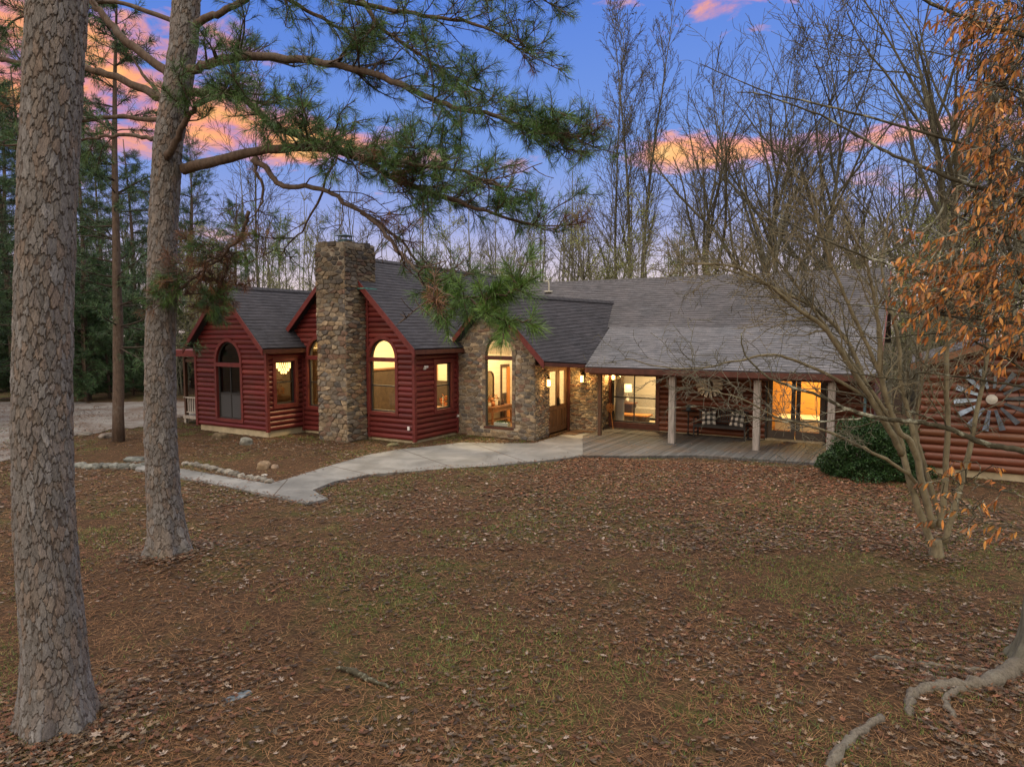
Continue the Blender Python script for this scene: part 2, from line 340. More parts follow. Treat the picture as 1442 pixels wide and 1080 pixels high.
# walkway and deck polygons
walk_px = [(200, 651), (262, 661), (330, 673), (378, 681), (402, 675), (470, 654), (520, 640), (560, 633), (610, 628), (650, 623), (700, 624), (752, 624), (772, 618), (806, 608), (848, 600), (850, 616), (826, 640), (790, 646), (690, 656), (600, 662), (520, 668), (470, 678), (440, 690), (462, 702), (430, 709), (380, 697), (300, 681), (190, 660)]
WALK = [gp(x, y, .04) for x, y in walk_px]
w = sheet('walkway', WALK, .045, M['concrete'], 'pale grey concrete path curving to the front door', .12)
for (xa, ya), (xb, yb) in (((466, 656), (520, 668)), ((566, 633), (640, 659)), ((664, 624), (742, 650.5)), ((405, 675), (385, 698))):
    b = MB(); b.beam(gp(xa, ya, .0425), gp(xb, yb, .0425), .022, .008); b.build('expansion_joint', M['mortar_j'] if 'mortar_j' in M else M['brick_dark'], w)
deck_px = [(821, 641), (852, 616), (848, 608)]
DECK = [hl(gp(821, 641.5, .06)), (4.2, 3.9, 0), (4.18, 6.2, 0), (12.7, 6.2, 0), (12.9, 3.6, 0), hl(gp(1150, 652, .06)), hl(gp(1060, 646, .06)), hl(gp(980, 641, .06)), hl(gp(900, 642, .06))]
# ------------------------------------------------------------------ HOUSE
HOUSE = empty('log_house', HO, -TH)
tag(HOUSE, 'dark red log house with stone chimney, stone entry gable and long shingled porch wing', 'house')
class Wall:
    def __init__(s, kind, c, s0, s1, z0, top, ops=(), flip=1):
        s.kind, s.c, s.s0, s.s1, s.z0, s.top, s.ops, s.flip = kind, c, s0, s1, z0, top, list(ops), flip
    def p(s, a, out, z):                      # a along the wall, out = outwards
        return (a, s.c - out*s.flip, z) if s.kind == 'u' else (s.c + out*s.flip, a, z)
    def ivs(s, z, grow=0.0):
        lo, hi = s.s0, s.s1
        if callable(s.top):                   # top(z) -> (lo,hi) limits
            l, h = s.top(z); lo, hi = max(lo, l), min(hi, h)
        if hi <= lo: return []
        iv = [(lo, hi)]
        for o in s.ops:
            h = o.half(z, grow)
            if h <= 0: continue
            a, c = o.c-h, o.c+h; nv = []
            for x, y in iv:
                if c <= x or a >= y: nv.append((x, y)); continue
                if a > x: nv.append((x, a))
                if c < y: nv.append((c, y))
            iv = nv
        return iv
class Op:
    def __init__(s, c, hw_, z0, z1, spring=None): s.c, s.hw, s.z0, s.z1, s.sp = c, hw_, z0, z1, spring
    def half(s, z, g=0.0):
        if z < s.z0-g or z > s.z1+g: return 0
        if s.sp is None or z <= s.sp: return s.hw+g
        t = (z-s.sp)/(s.z1-s.sp+g); return (s.hw+g)*math.sqrt(max(0, 1-t*t))
    def outline(s, g=0.0, n=20):
        P = [(s.c-s.hw-g, s.z0-g), (s.c+s.hw+g, s.z0-g)]
        if s.sp is None: P += [(s.c+s.hw+g, s.z1+g), (s.c-s.hw-g, s.z1+g)]
        else: P += [(s.c+(s.hw+g)*math.cos(PI*k/n), s.sp+(s.z1-s.sp+g)*math.sin(PI*k/n)) for k in range(n+1)]
        return P
def log_wall(W, ztop, mat, pitch=.175, trim=.1, name='log_wall'):
    b = MB(); prof = [(0, 0), (.05, .028), (.18, .05), (.38, .064), (.58, .066), (.76, .056), (.9, .038), (.985, .008)]
    z = W.z0
    while z < ztop:
        ph = pitch*random.uniform(.97, 1.03); iv = [W.ivs(z+f*ph, trim*.6) for f, _ in prof]
        wob = random.uniform(-.005, .005); tn = np.array([1., 1., 1.])*random.uniform(.78, 1.2)*np.array([1, random.uniform(.9, 1.15), random.uniform(.9, 1.1)])
        if len({len(x) for x in iv}) == 1:
            parts = []
            for q in range(len(iv[0])):
                a_, c_ = [x[q][0] for x in iv], [x[q][1] for x in iv]
                if min(c_)-max(a_) > 1.2 and random.random() < .45:
                    cut = random.uniform(max(a_)+.4, min(c_)-.4); parts += [(a_, [cut-.003]*len(a_)), ([cut+.003]*len(a_), c_)]
                else: parts.append((a_, c_))
            for a_, c_ in parts:
                V = []; tn = tn*random.uniform(.9, 1.1)
                for k, (f, o) in enumerate(prof):
                    V += [W.p(a_[k], o+wob, z+f*ph), W.p(c_[k], o+wob, z+f*ph)]
                n = len(prof); b.add(V, np.array([(2*k, 2*k+1, 2*k+3, 2*k+2) for k in range(n-1)]), tn)
                b.add([V[0], V[2], V[4], V[6], V[8], V[10], V[12], V[14]], [tuple(range(8))], tn); b.add([V[k] for k in (1, 3, 5, 7, 9, 11, 13, 15)], [tuple(range(8))], tn)
        else:
            for k in range(len(prof)-1):
                f0, o0 = prof[k]; f1, o1 = prof[k+1]
                for x0, x1 in W.ivs(z+(f0+f1)/2*ph, trim*.6):
                    b.add([W.p(x0, o0, z+f0*ph), W.p(x1, o0, z+f0*ph), W.p(x1, o1, z+f1*ph), W.p(x0, o1, z+f1*ph)], np.array([(0, 1, 2, 3)]), tn)
        z += ph
    # core behind the logs
    flat(b, W, W.z0, ztop, 0.0, trim*.6, col=np.array([.4, .4, .4]))
    return b.build(name, mat, HOUSE, True)
def flat(b, W, z0, z1, out, grow=0.0, dz=.06, col=None):
    z = z0
    while z < z1-1e-6:
        z2 = min(z+dz, z1)
        for x0, x1 in W.ivs((z+z2)/2, grow):
            b.add([W.p(x0, out, z), W.p(x1, out, z), W.p(x1, out, z2), W.p(x0, out, z2)], np.array([(0, 1, 2, 3)]), col)
        z = z2
def ring(b, W, po, pi, o0, o1):
    n = len(po); V = [W.p(a, o1, z) for a, z in po]+[W.p(a, o1, z) for a, z in pi]+[W.p(a, o0, z) for a, z in po]+[W.p(a, o0, z) for a, z in pi]
    Fq = []
    for k in range(n):
        m = (k+1) % n
        Fq += [(k, m, n+m, n+k), (n+k, n+m, 3*n+m, 3*n+k), (2*n+k, 2*n+m, m, k), (3*n+k, 3*n+m, 2*n+m, 2*n+k)]
    b.add(V, np.array(Fq))
def wbox(b, W, a0, a1, z0, z1, o0, o1):
    p = W.p(a0, o0, z0); q = W.p(a1, o1, z1); b.box([min(x, y) for x, y in zip(p, q)], [max(x, y) for x, y in zip(p, q)])
def window(W, o, casing=.1, cmat='trim_red', fw=.05, vbars=(), hbars=(), transom=None, pane='glass', label=None, screen=None, cthick=.085, parent=None):
    f = MB(); ring(f, W, o.outline(0.004), o.outline(-fw), -.10, -.015)
    for a in vbars: wbox(f, W, a-.018, a+.018, o.z0+fw, (o.sp or o.z1)-fw, -.085, -.03)
    for z in hbars:
        h = o.half(z)-fw*.9; wbox(f, W, o.c-h, o.c+h, z-.022, z+.022, -.088, -.022)
    win = f.build('window', M['frame'], parent or HOUSE)
    if casing:
        c = MB(); ring(c, W, o.outline(casing), o.outline(0.0), -.12, cthick)
        if transom: wbox(c, W, o.c-o.hw-casing*.9, o.c+o.hw+casing*.9, transom-.07, transom+.07, -.11, cthick+.012)
        c.build('casing', M[cmat], win)
    g = MB(); P = o.outline(-fw*.8); g.add([W.p(a, -.055, z) for a, z in P], [tuple(range(len(P)))]); g.build('glass_pane', M[pane], win)
    if screen:
        s_ = MB()
        for a0, a1 in screen[:-1]: wbox(s_, W, a0, a1, o.z0+fw, screen[-1], -.05, -.046)
        s_.build('insect_screen', M['screen'], win)
    if label: win['label'] = label
    return win
# --- openings
oA = Op(-7.04, .65, .52, 3.27, 2.52); oAs = Op(-.84, .42, 1.1, 2.6)
oB = Op(-1.29, .56, .96, 3.37, 2.74); oBl = Op(-4.2, .56, .96, 3.37, 2.74); oBs = Op(1.55, .44, .98, 2.56)
oC = Op(1.75, .54, .36, 3.47, 2.82); oD = Op(5.15, .86, .30, 2.24); oF = Op(10.66, .86, .10, 2.26)
oDoor = Op(4.42, .82, .08, 2.36)
zA = lambda u: 5.22-abs(u+7)*1.0; zB = lambda u: 6.2-abs(u+2.93)*.96
lim = lambda c, z0, s, off=.12: (lambda z: (c-max(0, (z0-off-z)/s), c+max(0, (z0-off-z)/s)))
WA = Wall('u', -1.6, -8.85, -5.1, .2, lim(-7, 5.22, 1.0), [oA])
WAs = Wall('v', -5.1, -1.6, 0, .2, None, [oAs])
_lb = lim(-2.93, 6.2, .96)
WB = Wall('u', 0.0, -5.9, 0.0, .07, lambda z: (max(_lb(z)[0], -5.1 if z < 3.0 else -5.9), _lb(z)[1]), [oB, oBl])
WBs = Wall('v', 0.0, 0.0, 2.4, .07, None, [oBs])
WAl = Wall('v', -8.85, -1.6, 4, .2, None, [], -1)
WC = Wall('u', 2.4, .02, 3.12, 0, lim(1.5, 4.87, 1.03), [oC])
WCs = Wall('v', 3.12, 2.4, 3.45, 0, None, [])
WDd = Wall('v', 3.0, 3.45, 5.2, 0, None, [oDoor])
WL = Wall('u', 5.2, 3.0, 4.18, 0, None, [])
WLr = Wall('v', 4.18, 5.2, 6.25, 0, None, [])
WD = Wall('u', 6.25, 4.18, 12.8, .08, None, [oD, oF])
DR = 9.3
def zD(v): return 2.48+(v-3.6)*.496 if v < 6.2 else (3.77+(v-6.2)*.639 if v < DR else 5.75-(v-DR)*.639)
def topDR(z):
    a = 6.25 if z < 3.65 else 6.2+(z+.12-3.77)/.639; return (a, 2*DR-a)
WDR = Wall('v', 12.8, 6.25, 12.3, .05, topDR, [])
log_wall(WA, 5.1, M['log_red']); log_wall(WAs, 3.05, M['log_red']); log_wall(WAl, 3.2, M['log_red'])
log_wall(WB, 6.05, M['log_red']); log_wall(WBs, 3.15, M['log_red']); log_wall(WD, 2.95, M['log_brown'], .19); log_wall(WDR, 5.6, M['log_brown'], .19)
# corner boards
for q_ in (((-.02, -.085, .04), (.085, .03, 3.15)), ((-5.12, -1.685, .18), (-5.015, -1.57, 3.1)), ((-8.94, -1.685, .18), (-8.83, -1.57, 3.3)), ((-5.10, -.09, .07), (-5.0, 0.02, 3.3)), ((.005, 2.3, .05), (.09, 2.385, 3.1)), ((12.78, 6.15, .06), (12.9, 6.27, 3.4)), ((-1.925, -.09, .07), (-1.86, .02, 5.1))):
    b = MB(); b.box(*q_); b.build('corner_board', M['trim_red'], HOUSE)
# foundations
b = MB(); b.box((-8.82, -1.57, -.2), (-5.13, 3, .205)); b.build('foundation', M['foundation'], HOUSE)
b = MB(); b.box((-5.12, .03, -.2), (-.03, 3, .085)); b.box((-5.14, -1.5, -.2), (-5.11, .03, .2)); b.build('foundation', M['foundation'], HOUSE)
b = MB(); b.box((4.2, 6.235, -.2), (12.78, 12, .12)); b.build('foundation', M['foundation'], HOUSE)
# windows
window(WA, oA, .11, vbars=(-7.04,), hbars=(1.42, ), transom=2.45, label='dark arched window with screened lower sashes', screen=[(-7.64, -7.06), (-7.02, -6.44), 1.40])
window(WAs, oAs, .13, hbars=(1.86,))
window(WB, oB, .11, hbars=(1.82,), transom=2.70); window(WB, oBl, .11, hbars=(1.82,), transom=2.70)
window(WBs, oBs, .13, hbars=(1.79,))
window(WC, oC, 0, hbars=(2.73,), fw=.035, label='tall arched picture window set in stone')
w = window(WD, oD, .13, 'trim_dark', vbars=(5.15,), hbars=(1.22,), label='wide four-pane window beside the entry')
# band under the wide window
b = MB(); wbox(b, WD, 4.2, 6.15, .09, .20, .0, .075); wbox(b, WD, 4.18, 4.24, .1, 2.5, 0, .08); b.build('skirt_board', M['trim_dark'], HOUSE)
# C transom beam in stone
b = MB(); wbox(b, WC, 1.2, 2.3, 2.66, 2.80, -.10, .03); b.build('window_crossbar', M['trim_dark'], HOUSE); b = MB(); wbox(b, WC, 1.15, 2.33, .30, .36, -.12, .05); b.build('window_sill', M['trim_dark'], HOUSE)
# --- stone facing
def clip(P, nx, ny, d):
    out = []; n = len(P)
    for k in range(n):
        a = P[k]; c = P[(k+1) % n]; da = nx*a[0]+ny*a[1]-d; dc = nx*c[0]+ny*c[1]-d
        if da <= 0: out.append(a)
        if (da < 0) != (dc < 0) and da != dc:
            t = da/(da-dc); out.append((a[0]+(c[0]-a[0])*t, a[1]+(c[1]-a[1])*t))
    return out
PAL = [(.23, .18, .125), (.19, .16, .125), (.27, .205, .13), (.15, .128, .105), (.21, .135, .095), (.30, .25, .18), (.20, .18, .15), (.17, .115, .085), (.33, .26, .175), (.13, .12, .11)]
def stones(b, fn, s0, s1, z0, z1, cw=.24, ch=.12, keep=None, hole=None, dep=(.014, .042), dark=None, joint=.010):
    asp = cw/ch; rows = max(1, int(round((z1-z0)/ch))); dz = (z1-z0)/rows; pts = {}; 
    for r in range(-1, rows+1):
        cols = max(1, int(round((s1-s0)/cw))); dx = (s1-s0)/cols; rr = random.uniform(-.3, .3)
        for c in range(-1, cols+1):
            pts[(r, c)] = (s0+(c+.5+(.25 if r % 2 else -.25)+rr*.4+random.uniform(-.36, .36))*dx, z0+(r+.5+random.uniform(-.36, .36))*dz)
    for (r, c), p in pts.items():
        if not (s0 < p[0] < s1 and z0 < p[1] < z1): 
            if not (0 <= r < rows): continue
        if keep and not keep(*p): continue
        # cell in anisotropic metric
        P = [(s0*1.0, z0), (s1, z0), (s1, z1), (s0, z1)]; P = [(x/asp, y) for x, y in P]; px, py = p[0]/asp, p[1]
        for dr in range(-3, 4):
            for dc in range(-3, 4):
                q = pts.get((r+dr, c+dc))
                if q is None or (dr == 0 and dc == 0): continue
                qx, qy = q[0]/asp, q[1]; nx, ny_ = qx-px, qy-py; d = (nx*(px+qx)+ny_*(py+qy))/2
                P = clip(P, nx, ny_, d)
                if len(P) < 3: break
            if len(P) < 3: break
        if len(P) < 3: continue
        P = [(x*asp, y) for x, y in P]
        if keep: 
            if keep.__code__.co_argcount == 2 and not all(keep(x*.9+p[0]*.1, y*.9+p[1]*.1) for x, y in P):
                P = [(p[0]+(x-p[0])*.72, p[1]+(y-p[1])*.72) for x, y in P]
        if hole:
            P = hole(P, p)
            if P is None: continue
        cx = sum(x for x, _ in P)/len(P); cy = sum(y for _, y in P)/len(P); n = len(P)
        def inset(k):
            out = []
            for x, y in P:
                dx_, dy_ = x-cx, y-cy; L = math.hypot(dx_, dy_)+1e-9; t = max(0, 1-k/L); out.append((cx+dx_*t, cy+dy_*t))
            return out
        dd = random.uniform(*dep); col = np.array(random.choice(PAL))*random.uniform(.7, 1.3)
        if dark: col = col*dark(cx, cy)
        r0 = inset(joint); r1 = inset(joint+.006); r2 = inset(joint+.022)
        tx, tz = random.uniform(-.12, .12), random.uniform(-.12, .12)
        V = [fn(x, 0.0, y) for x, y in r0]+[fn(x, dd*.75, y) for x, y in r1]+[fn(x, dd+tx*(x-cx)+tz*(y-cy)+random.uniform(-.004, .004), y) for x, y in r2]+[fn(cx, dd+random.uniform(0, .012), cy)]
        Fs = [(k, (k+1) % n, n+(k+1) % n, n+k) for k in range(n)]+[(n+k, n+(k+1) % n, 2*n+(k+1) % n, 2*n+k) for k in range(n)]
        Ft = [(2*n+k, 2*n+(k+1) % n, 3*n) for k in range(n)]
        b.add(V, [np.array(Fs), np.array(Ft)], col)
def hole_of(o, g=.0):
    def h(P, p):
        if o.half(p[1], g) > abs(p[0]-o.c): 
            return None
        out = []
        for x, y in P:
            k = o.half(y, g)
            if k > abs(x-o.c):
                if y > (o.sp or 1e9):   # push radially from the springing centre
                    dx, dy = x-o.c, y-o.sp; a = math.atan2(dy/(o.z1-o.sp+g), dx/(o.hw+g)); x, y = o.c+(o.hw+g)*math.cos(a), o.sp+(o.z1-o.sp+g)*math.sin(a)
                elif p[1] < o.z0: y = o.z0-g
                else: x = o.c+(k if x > o.c else -k)
            out.append((x, y))
        return out
    return h
# C gable: mortar backing + stones
b = MB(); flat(b, WC, 0, 4.78, .0); ring(b, WC, oC.outline(.06), oC.outline(0), -.12, .004); sw = b.build('stone_wall', M['mortar'], HOUSE)
b = MB(); stones(b, lambda a, o, z: WC.p(a, o, z), .03, 3.17, 0, 4.85, .27, .125, keep=lambda x, z: z < 4.85-abs(x-1.5)*1.03, hole=hole_of(oC, .10))
k = 20                                                      # ring of stones round the arch
for i_ in range(14):
    a0, a1 = PI*i_/14+.02, PI*(i_+1)/14-.02; ri, ro = 0.0, random.uniform(.13, .19); col = np.array(random.choice(PAL)); dd = random.uniform(.035, .06)
    P = [(oC.c+(oC.hw+r_)*math.cos(a), oC.sp+(oC.z1-oC.sp+r_)*math.sin(a)) for r_, a in ((ri, a0), (ro, a0), (ro, a1), (ri, a1))]
    b.add([WC.p(x, 0, z) for x, z in P]+[WC.p(x, dd, z) for x, z in P], np.array([(4, 5, 6, 7), (0, 1, 5, 4), (1, 2, 6, 5), (2, 3, 7, 6), (3, 0, 4, 7)]), col)
for sd in (-1, 1):
    z = .36
    while z < 2.8:
        h_ = random.uniform(.09, .2); w_ = random.uniform(.1, .13); x0 = oC.c+sd*oC.hw; x1 = x0+sd*w_; dd = random.uniform(.03, .055); lo, hi = min(x0, x1), max(x0, x1)
        bb = MB(); b.add([WC.p(lo, 0, z+.01), WC.p(hi, 0, z+.01), WC.p(hi, 0, z+h_), WC.p(lo, 0, z+h_), WC.p(lo, dd, z+.015), WC.p(hi, dd, z+.012), WC.p(hi, dd, z+h_-.008), WC.p(lo, dd, z+h_-.005)], np.array([(4, 5, 6, 7), (0, 1, 5, 4), (1, 2, 6, 5), (2, 3, 7, 6), (3, 0, 4, 7)]), np.array(random.choice(PAL))); z += h_
b.build('stone_facing', M['stone'], sw)
for W_, z1 in ((WCs, 2.75), (WL, 2.75), (WLr, 2.95)):
    b = MB(); flat(b, W_, 0, z1, 0); sw = b.build('stone_wall', M['mortar'], HOUSE)
    b = MB(); e0 = .03 if W_ is WCs else 0; stones(b, W_.p, W_.s0-e0*1.5, W_.s1, 0, z1, .22, .095); b.build('stone_facing', M['stone'], sw)
# chimney
CH = MB(); cu0, cu1, cv0, cv1, cz = -3.28, -2.03, -.97, 0.0, 6.5
CH.box((cu0, cv0, -.1), (cu1, cv1+.0, 5.05)); CH.box((cu0-.02, cv0-.01, 5.05), (cu1+.03, .45, cz))
CH.box((cu0+.1, cv0+.1, cz), (cu1-.1, .35, cz+.03))
M['mortar_dark'] = simple('sooty_mortar', (.20, .175, .135), .95, 0, .4, 6, .4)
ch = CH.build('chimney', M['mortar_dark'], HOUSE); ch['label'] = 'tall fieldstone chimney with metal cap'
b = MB(); soot = lambda x, z: .92 if z < 4.2 else max(.38, .92-(z-4.2)*.28)
rc = lambda s0, s1: (lambda a, o, z: o - (.0 if z < 6.15 else .5*(z-6.15)**1.6))
def chim_front(a, o, z): 
    e = max(0, z-6.2)**2*.9; wob = .025*math.sin(z*3.1+a*2)
    return (a, cv0-o+e+wob*.6, z)
def chim_right(a, o, z):
    e = max(0, z-6.2)**2*.9; return (cu1+o-e+(.03 if z > 5.05 else .03*math.exp(-z*2)), a, z)
def chim_left(a, o, z): return (cu0-o+max(0, z-6.2)**2*.9-(.02 if z > 5.05 else 0), a, z)
stones(b, chim_front, cu0-.03, cu1+.03, 0, 6.52, .28, .15, dark=soot, dep=(.015, .055))
stones(b, chim_right, cv0-.03, 0.0, 0, 5.05, .29, .12, dark=soot, dep=(.015, .055)); stones(b, chim_right, cv0-.03, .45, 5.05, 6.52, .29, .12, dark=soot, dep=(.015, .055))
stones(b, chim_left, cv0-.03, 0.0, 0, 5.05, .29, .14, dark=soot); stones(b, chim_left, cv0-.03, .45, 5.05, 6.52, .29, .14, dark=soot)
for k in range(60):                                        # rough crown
    a = random.uniform(cu0, cu1-.05); c_ = random.uniform(cv0, .4); s_ = random.uniform(.1, .2)
    b.box((a-s_*.8, c_-s_*.7, cz-.1), (a+s_*.8, c_+s_*.7, cz+random.uniform(.0, .07)), np.array(random.choice(PAL))*.42)
b.build('stone_facing', M['stone'], ch)
b = MB(); cx_, cy_ = -2.62, -.3; b.box((cx_-.16, cy_-.16, cz), (cx_+.16, cy_+.16, cz+.16)); b.box((cx_-.2, cy_-.2, cz+.15), (cx_+.2, cy_+.2, cz+.175))
for sx in (-1, 1):
    for sy in (-1, 1): b.box((cx_+sx*.15-.012, cy_+sy*.15-.012, cz+.17), (cx_+sx*.15+.012, cy_+sy*.15+.012, cz+.3))
b.add([(cx_-.26, cy_-.26, cz+.3), (cx_+.26, cy_-.26, cz+.3), (cx_+.26, cy_+.26, cz+.3), (cx_-.26, cy_+.26, cz+.3), (cx_, cy_, cz+.38)], [np.array([(0, 1, 4), (1, 2, 4), (2, 3, 4), (3, 0, 4)]), np.array([(3, 2, 1, 0)])])
b.build('chimney_cap', M['cap'], ch)
b = MB(); b.box((cu1+.02, -.42, 5.02), (cu1+.34, .2, 5.06)); b.build('flashing', M['copper'], ch)
# --- roofs
def roof(name, faces, mat, t=.09, row=.15):
    """shingled slabs: every course is a real lapped strip; UV in metres along and up the slope"""
    b = MB()
    for P, (ex, ey) in faces:
        P = np.array(P, float); n = len(P); nrm = np.zeros(3)
        for k in range(n): nrm += np.cross(P[k]-P[0], P[(k+1) % n]-P[0])
        nrm /= np.linalg.norm(nrm)
        if nrm[2] < 0: P = P[::-1]; nrm = -nrm
        e = np.array([ex, ey, 0.]); e = e-nrm*(e @ nrm); e /= np.linalg.norm(e); s = np.cross(nrm, e); s /= np.linalg.norm(s)
        if s[2] < 0: s = -s
        Q = P-nrm*t; T_ = P-nrm*.006
        b.add(np.vstack([T_, Q]), [tuple(range(n)), tuple(range(2*n-1, n-1, -1))]+[(i, i+n, (i+1) % n+n, (i+1) % n) for i in range(n)], None, np.zeros((2*n, 2))+.07)
        o = P.mean(0); dd = (P-o) @ nrm; p2 = [((p-o) @ e, (p-o) @ s) for p in P]; s0 = min(y for _, y in p2); s1 = max(y for _, y in p2); k = 0
        pl = lambda x, y, h: o+e*x+s*y+nrm*h
        while s0+k*row < s1:
            lo, hi = s0+k*row, min(s0+(k+1)*row, s1); c = clip(clip(p2, 0, 1, hi), 0, -1, -lo); k += 1
            if len(c) < 3: continue
            V = [pl(x, y, .011*(1-(y-lo)/row)) for x, y in c]; uv = [(x+o @ e, y+100*0+k*.0+(y-y)+lo+(y-lo)) for x, y in c]; m = len(c)
            xs_ = [x for x, y in c if abs(y-lo) < 1e-6]
            if len(xs_) >= 2:
                a0, a1 = min(xs_), max(xs_); V += [pl(a0, lo, .011), pl(a1, lo, .011), pl(a1, lo, -.004), pl(a0, lo, -.004)]; uv += [(a0, lo)]*4
                b.add(V, [tuple(range(m)), (m, m+1, m+2, m+3)], None, uv)
            else: b.add(V, [tuple(range(m))], None, uv)
    return b.build(name, mat, HOUSE)
pA = lambda u, v: (u, v, zA(u)); pB = lambda u, v: (u, v, zB(u)); pD = lambda u, v: (u, v, zD(v))
rA = roof('roof', [([pA(-7, -1.95), pA(-4.85, -1.95), pA(-4.85, -.05), pA(-5.4, -.05), pA(-5.4, 5), pA(-7, 5)], (0, 1)), ([pA(-7, -1.95), pA(-7, 5), pA(-9.15, 5), pA(-9.15, -1.95)], (0, 1))], M['shingle_dark'])
rB = roof('roof', [([pB(-2.93, -.36), pB(.32, -.36), pB(.32, 2.36), pB(-.05, 2.36), pB(-.4, 6.2), pB(-2.46, DR), pB(-2.46, 15), pB(-2.93, 15)], (0, 1)), ([pB(-2.93, -.36), pB(-2.93, 15), pB(-5.5, 15), pB(-5.5, -.36)], (0, 1))], M['shingle_dark'])
cr = lambda v: 1.5+.39*(v-2.1); czr = lambda v: 4.92-.032*(v-2.1)
Cr0 = (1.5, 2.03, 4.92); Cr1 = (3.68, 7.75, 4.78)
rC = roof('roof', [([Cr0, (3.67, 2.03, 2.68), (4.52, 4.0, 2.53), (4.26, 6.2, 3.62), Cr1], (.2, 1)),
     ([Cr0, (.03, 2.03, 3.36), (.42, 4, 3.33), (.9, 6.2, 3.6)], (.39, 1)), ([Cr0, (.9, 6.2, 3.6), Cr1], (.39, 1))], M['shingle_dark'])
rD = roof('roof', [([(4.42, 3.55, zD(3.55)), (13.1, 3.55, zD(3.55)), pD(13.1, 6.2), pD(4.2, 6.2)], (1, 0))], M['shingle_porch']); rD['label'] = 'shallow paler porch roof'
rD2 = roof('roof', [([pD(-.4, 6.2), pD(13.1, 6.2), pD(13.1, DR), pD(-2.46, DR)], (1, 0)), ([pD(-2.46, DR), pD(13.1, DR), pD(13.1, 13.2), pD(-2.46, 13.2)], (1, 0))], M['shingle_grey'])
# ridge caps
def ridge_cap(a, c, par, mat):
    a = np.array(a, float); c = np.array(c, float); L = np.linalg.norm(c-a); n = int(L/.24); d = (c-a)/L; r = np.cross(d, (0, 0, 1.)); b = MB()
    for k in range(n):
        p = a+d*L*k/n; q = a+d*L*(k+1.15)/n; V = []
        for w_, dz in ((-.13, -.09), (0, .03), (.13, -.09)): V.append(p+r*w_+np.array([0, 0, dz+.012])); 
        for w_, dz in ((-.13, -.09), (0, .03), (.13, -.09)): V.append(q+r*w_+np.array([0, 0, dz]))
        uv = [(.05, .03), (.1, .05), (.2, .03), (.05, .06), (.1, .06), (.2, .06)]
        b.add(V, np.array([(0, 1, 4, 3), (1, 2, 5, 4)]), None, uv)
    return b.build('ridge_cap', mat, par)
ridge_cap(pB(-2.93, -.36), pB(-2.93, 15), rB, M['shingle_dark']); ridge_cap(pA(-7, -1.95), pA(-7, 5), rA, M['shingle_dark']); ridge_cap(Cr0, Cr1, rC, M['shingle_dark']); ridge_cap(pD(-2.4, DR), pD(13.1, DR), rD2, M['shingle_grey'])
# barge boards & fascias
def board(P0, P1, h, t, n, mat, name='barge_board', drop=.02):
    """board hanging below the line P0-P1; n = outward unit vector"""
    P0 = np.array(P0, float); P1 = np.array(P1, float); n = np.array(n, float); dn = np.array([0, 0, 1.]); b = MB()
    V = []
    for o in (0, t):
        for p in (P0, P1): V += [p+n*o-dn*drop, p+n*o-dn*(drop+h)]
    b.add(V, np.array([(0, 2, 3, 1), (4, 5, 7, 6), (0, 4, 6, 2), (1, 3, 7, 5), (0, 1, 5, 4), (2, 6, 7, 3)])); return b.build(name, mat, HOUSE)
T = M['trim_red']; fr = (0, -1, 0)
board(pA(-7, -1.952), pA(-4.83, -1.952), .2, .035, fr, T); board(pA(-7, -1.952), pA(-9.17, -1.952), .2, .035, fr, T)
board(pB(-2.93, -.362), pB(.34, -.362), .22, .035, fr, T); board(pB(-2.93, -.362), pB(-5.5, -.362), .22, .035, fr, T)
board((1.5, 2.028, 4.92), (3.69, 2.028, 2.66), .22, .035, fr, T); board((1.5, 2.028, 4.92), (.03, 2.028, 3.36), .22, .035, fr, T)
board((.325, -.36, zB(.32)-.02), (.325, 2.36, zB(.32)-.02), .14, .03, (1, 0, 0), M['trim_dark'], 'fascia'); board((-4.845, -1.95, zA(-4.85)-.02), (-4.845, -.05, zA(-4.85)-.02), .14, .03, (1, 0, 0), M['trim_dark'], 'fascia')
board((3.68, 2.03, 2.66), (4.53, 4.0, 2.52), .12, .03, (.92, -.39, 0), M['trim_dark'], 'fascia')
board((4.43, 3.548, zD(3.55)-.0), (13.1, 3.548, zD(3.55)-.0), .17, .03, fr, M['trim_dark'], 'fascia', .03)
board((13.103, 3.55, zD(3.55)), (13.103, 6.2, zD(6.2)), .2, .03, (1, 0, 0), T); board((13.103, 6.2, zD(6.2)), (13.103, DR, zD(DR)), .2, .03, (1, 0, 0), T)
# drip edges (thin pale metal line on the gables)
for P0, P1 in ((pB(-2.0, -.40), pB(.34, -.40)), (pA(-7, -1.99), pA(-4.83, -1.99)), ((1.5, 1.99, 4.92), (3.69, 1.99, 2.66))):
    b = MB(); b.beam(np.array(P0)+(0, 0, .0), np.array(P1)+(0, 0, .0), .02, .02); b.build('drip_edge', M['trim_red'], HOUSE)
# soffits
b = MB(); b.add([(0, -.3, 3.06), (.3, -.3, 3.0), (.3, 2.36, 3.0), (0, 2.36, 3.06)], np.array([(0, 1, 2, 3)])); b.build('soffit', M['trim_dark'], HOUSE); b = MB(); b.add([(-5.1, -1.9, 2.98), (-4.87, -1.9, 2.95), (-4.87, 0, 2.95), (-5.1, 0, 2.98)], np.array([(0, 1, 2, 3)])); b.build('soffit', M['trim_dark'], HOUSE)
b = MB(); b.add([(3.0, 2.1, 2.52), (3.66, 2.1, 2.5), (4.45, 3.98, 2.40), (4.45, 5.25, 2.44), (3.0, 5.25, 2.52)], [(0, 1, 2, 3, 4)]); b.build('soffit', M['soffit'], HOUSE)
b = MB(); b.add([(4.18, 3.6, 2.30), (13.0, 3.6, 2.30), (13.0, 6.2, 2.62), (4.18, 6.2, 2.62)], np.array([(0, 1, 2, 3)])); b.build('soffit', M['soffit'], HOUSE)
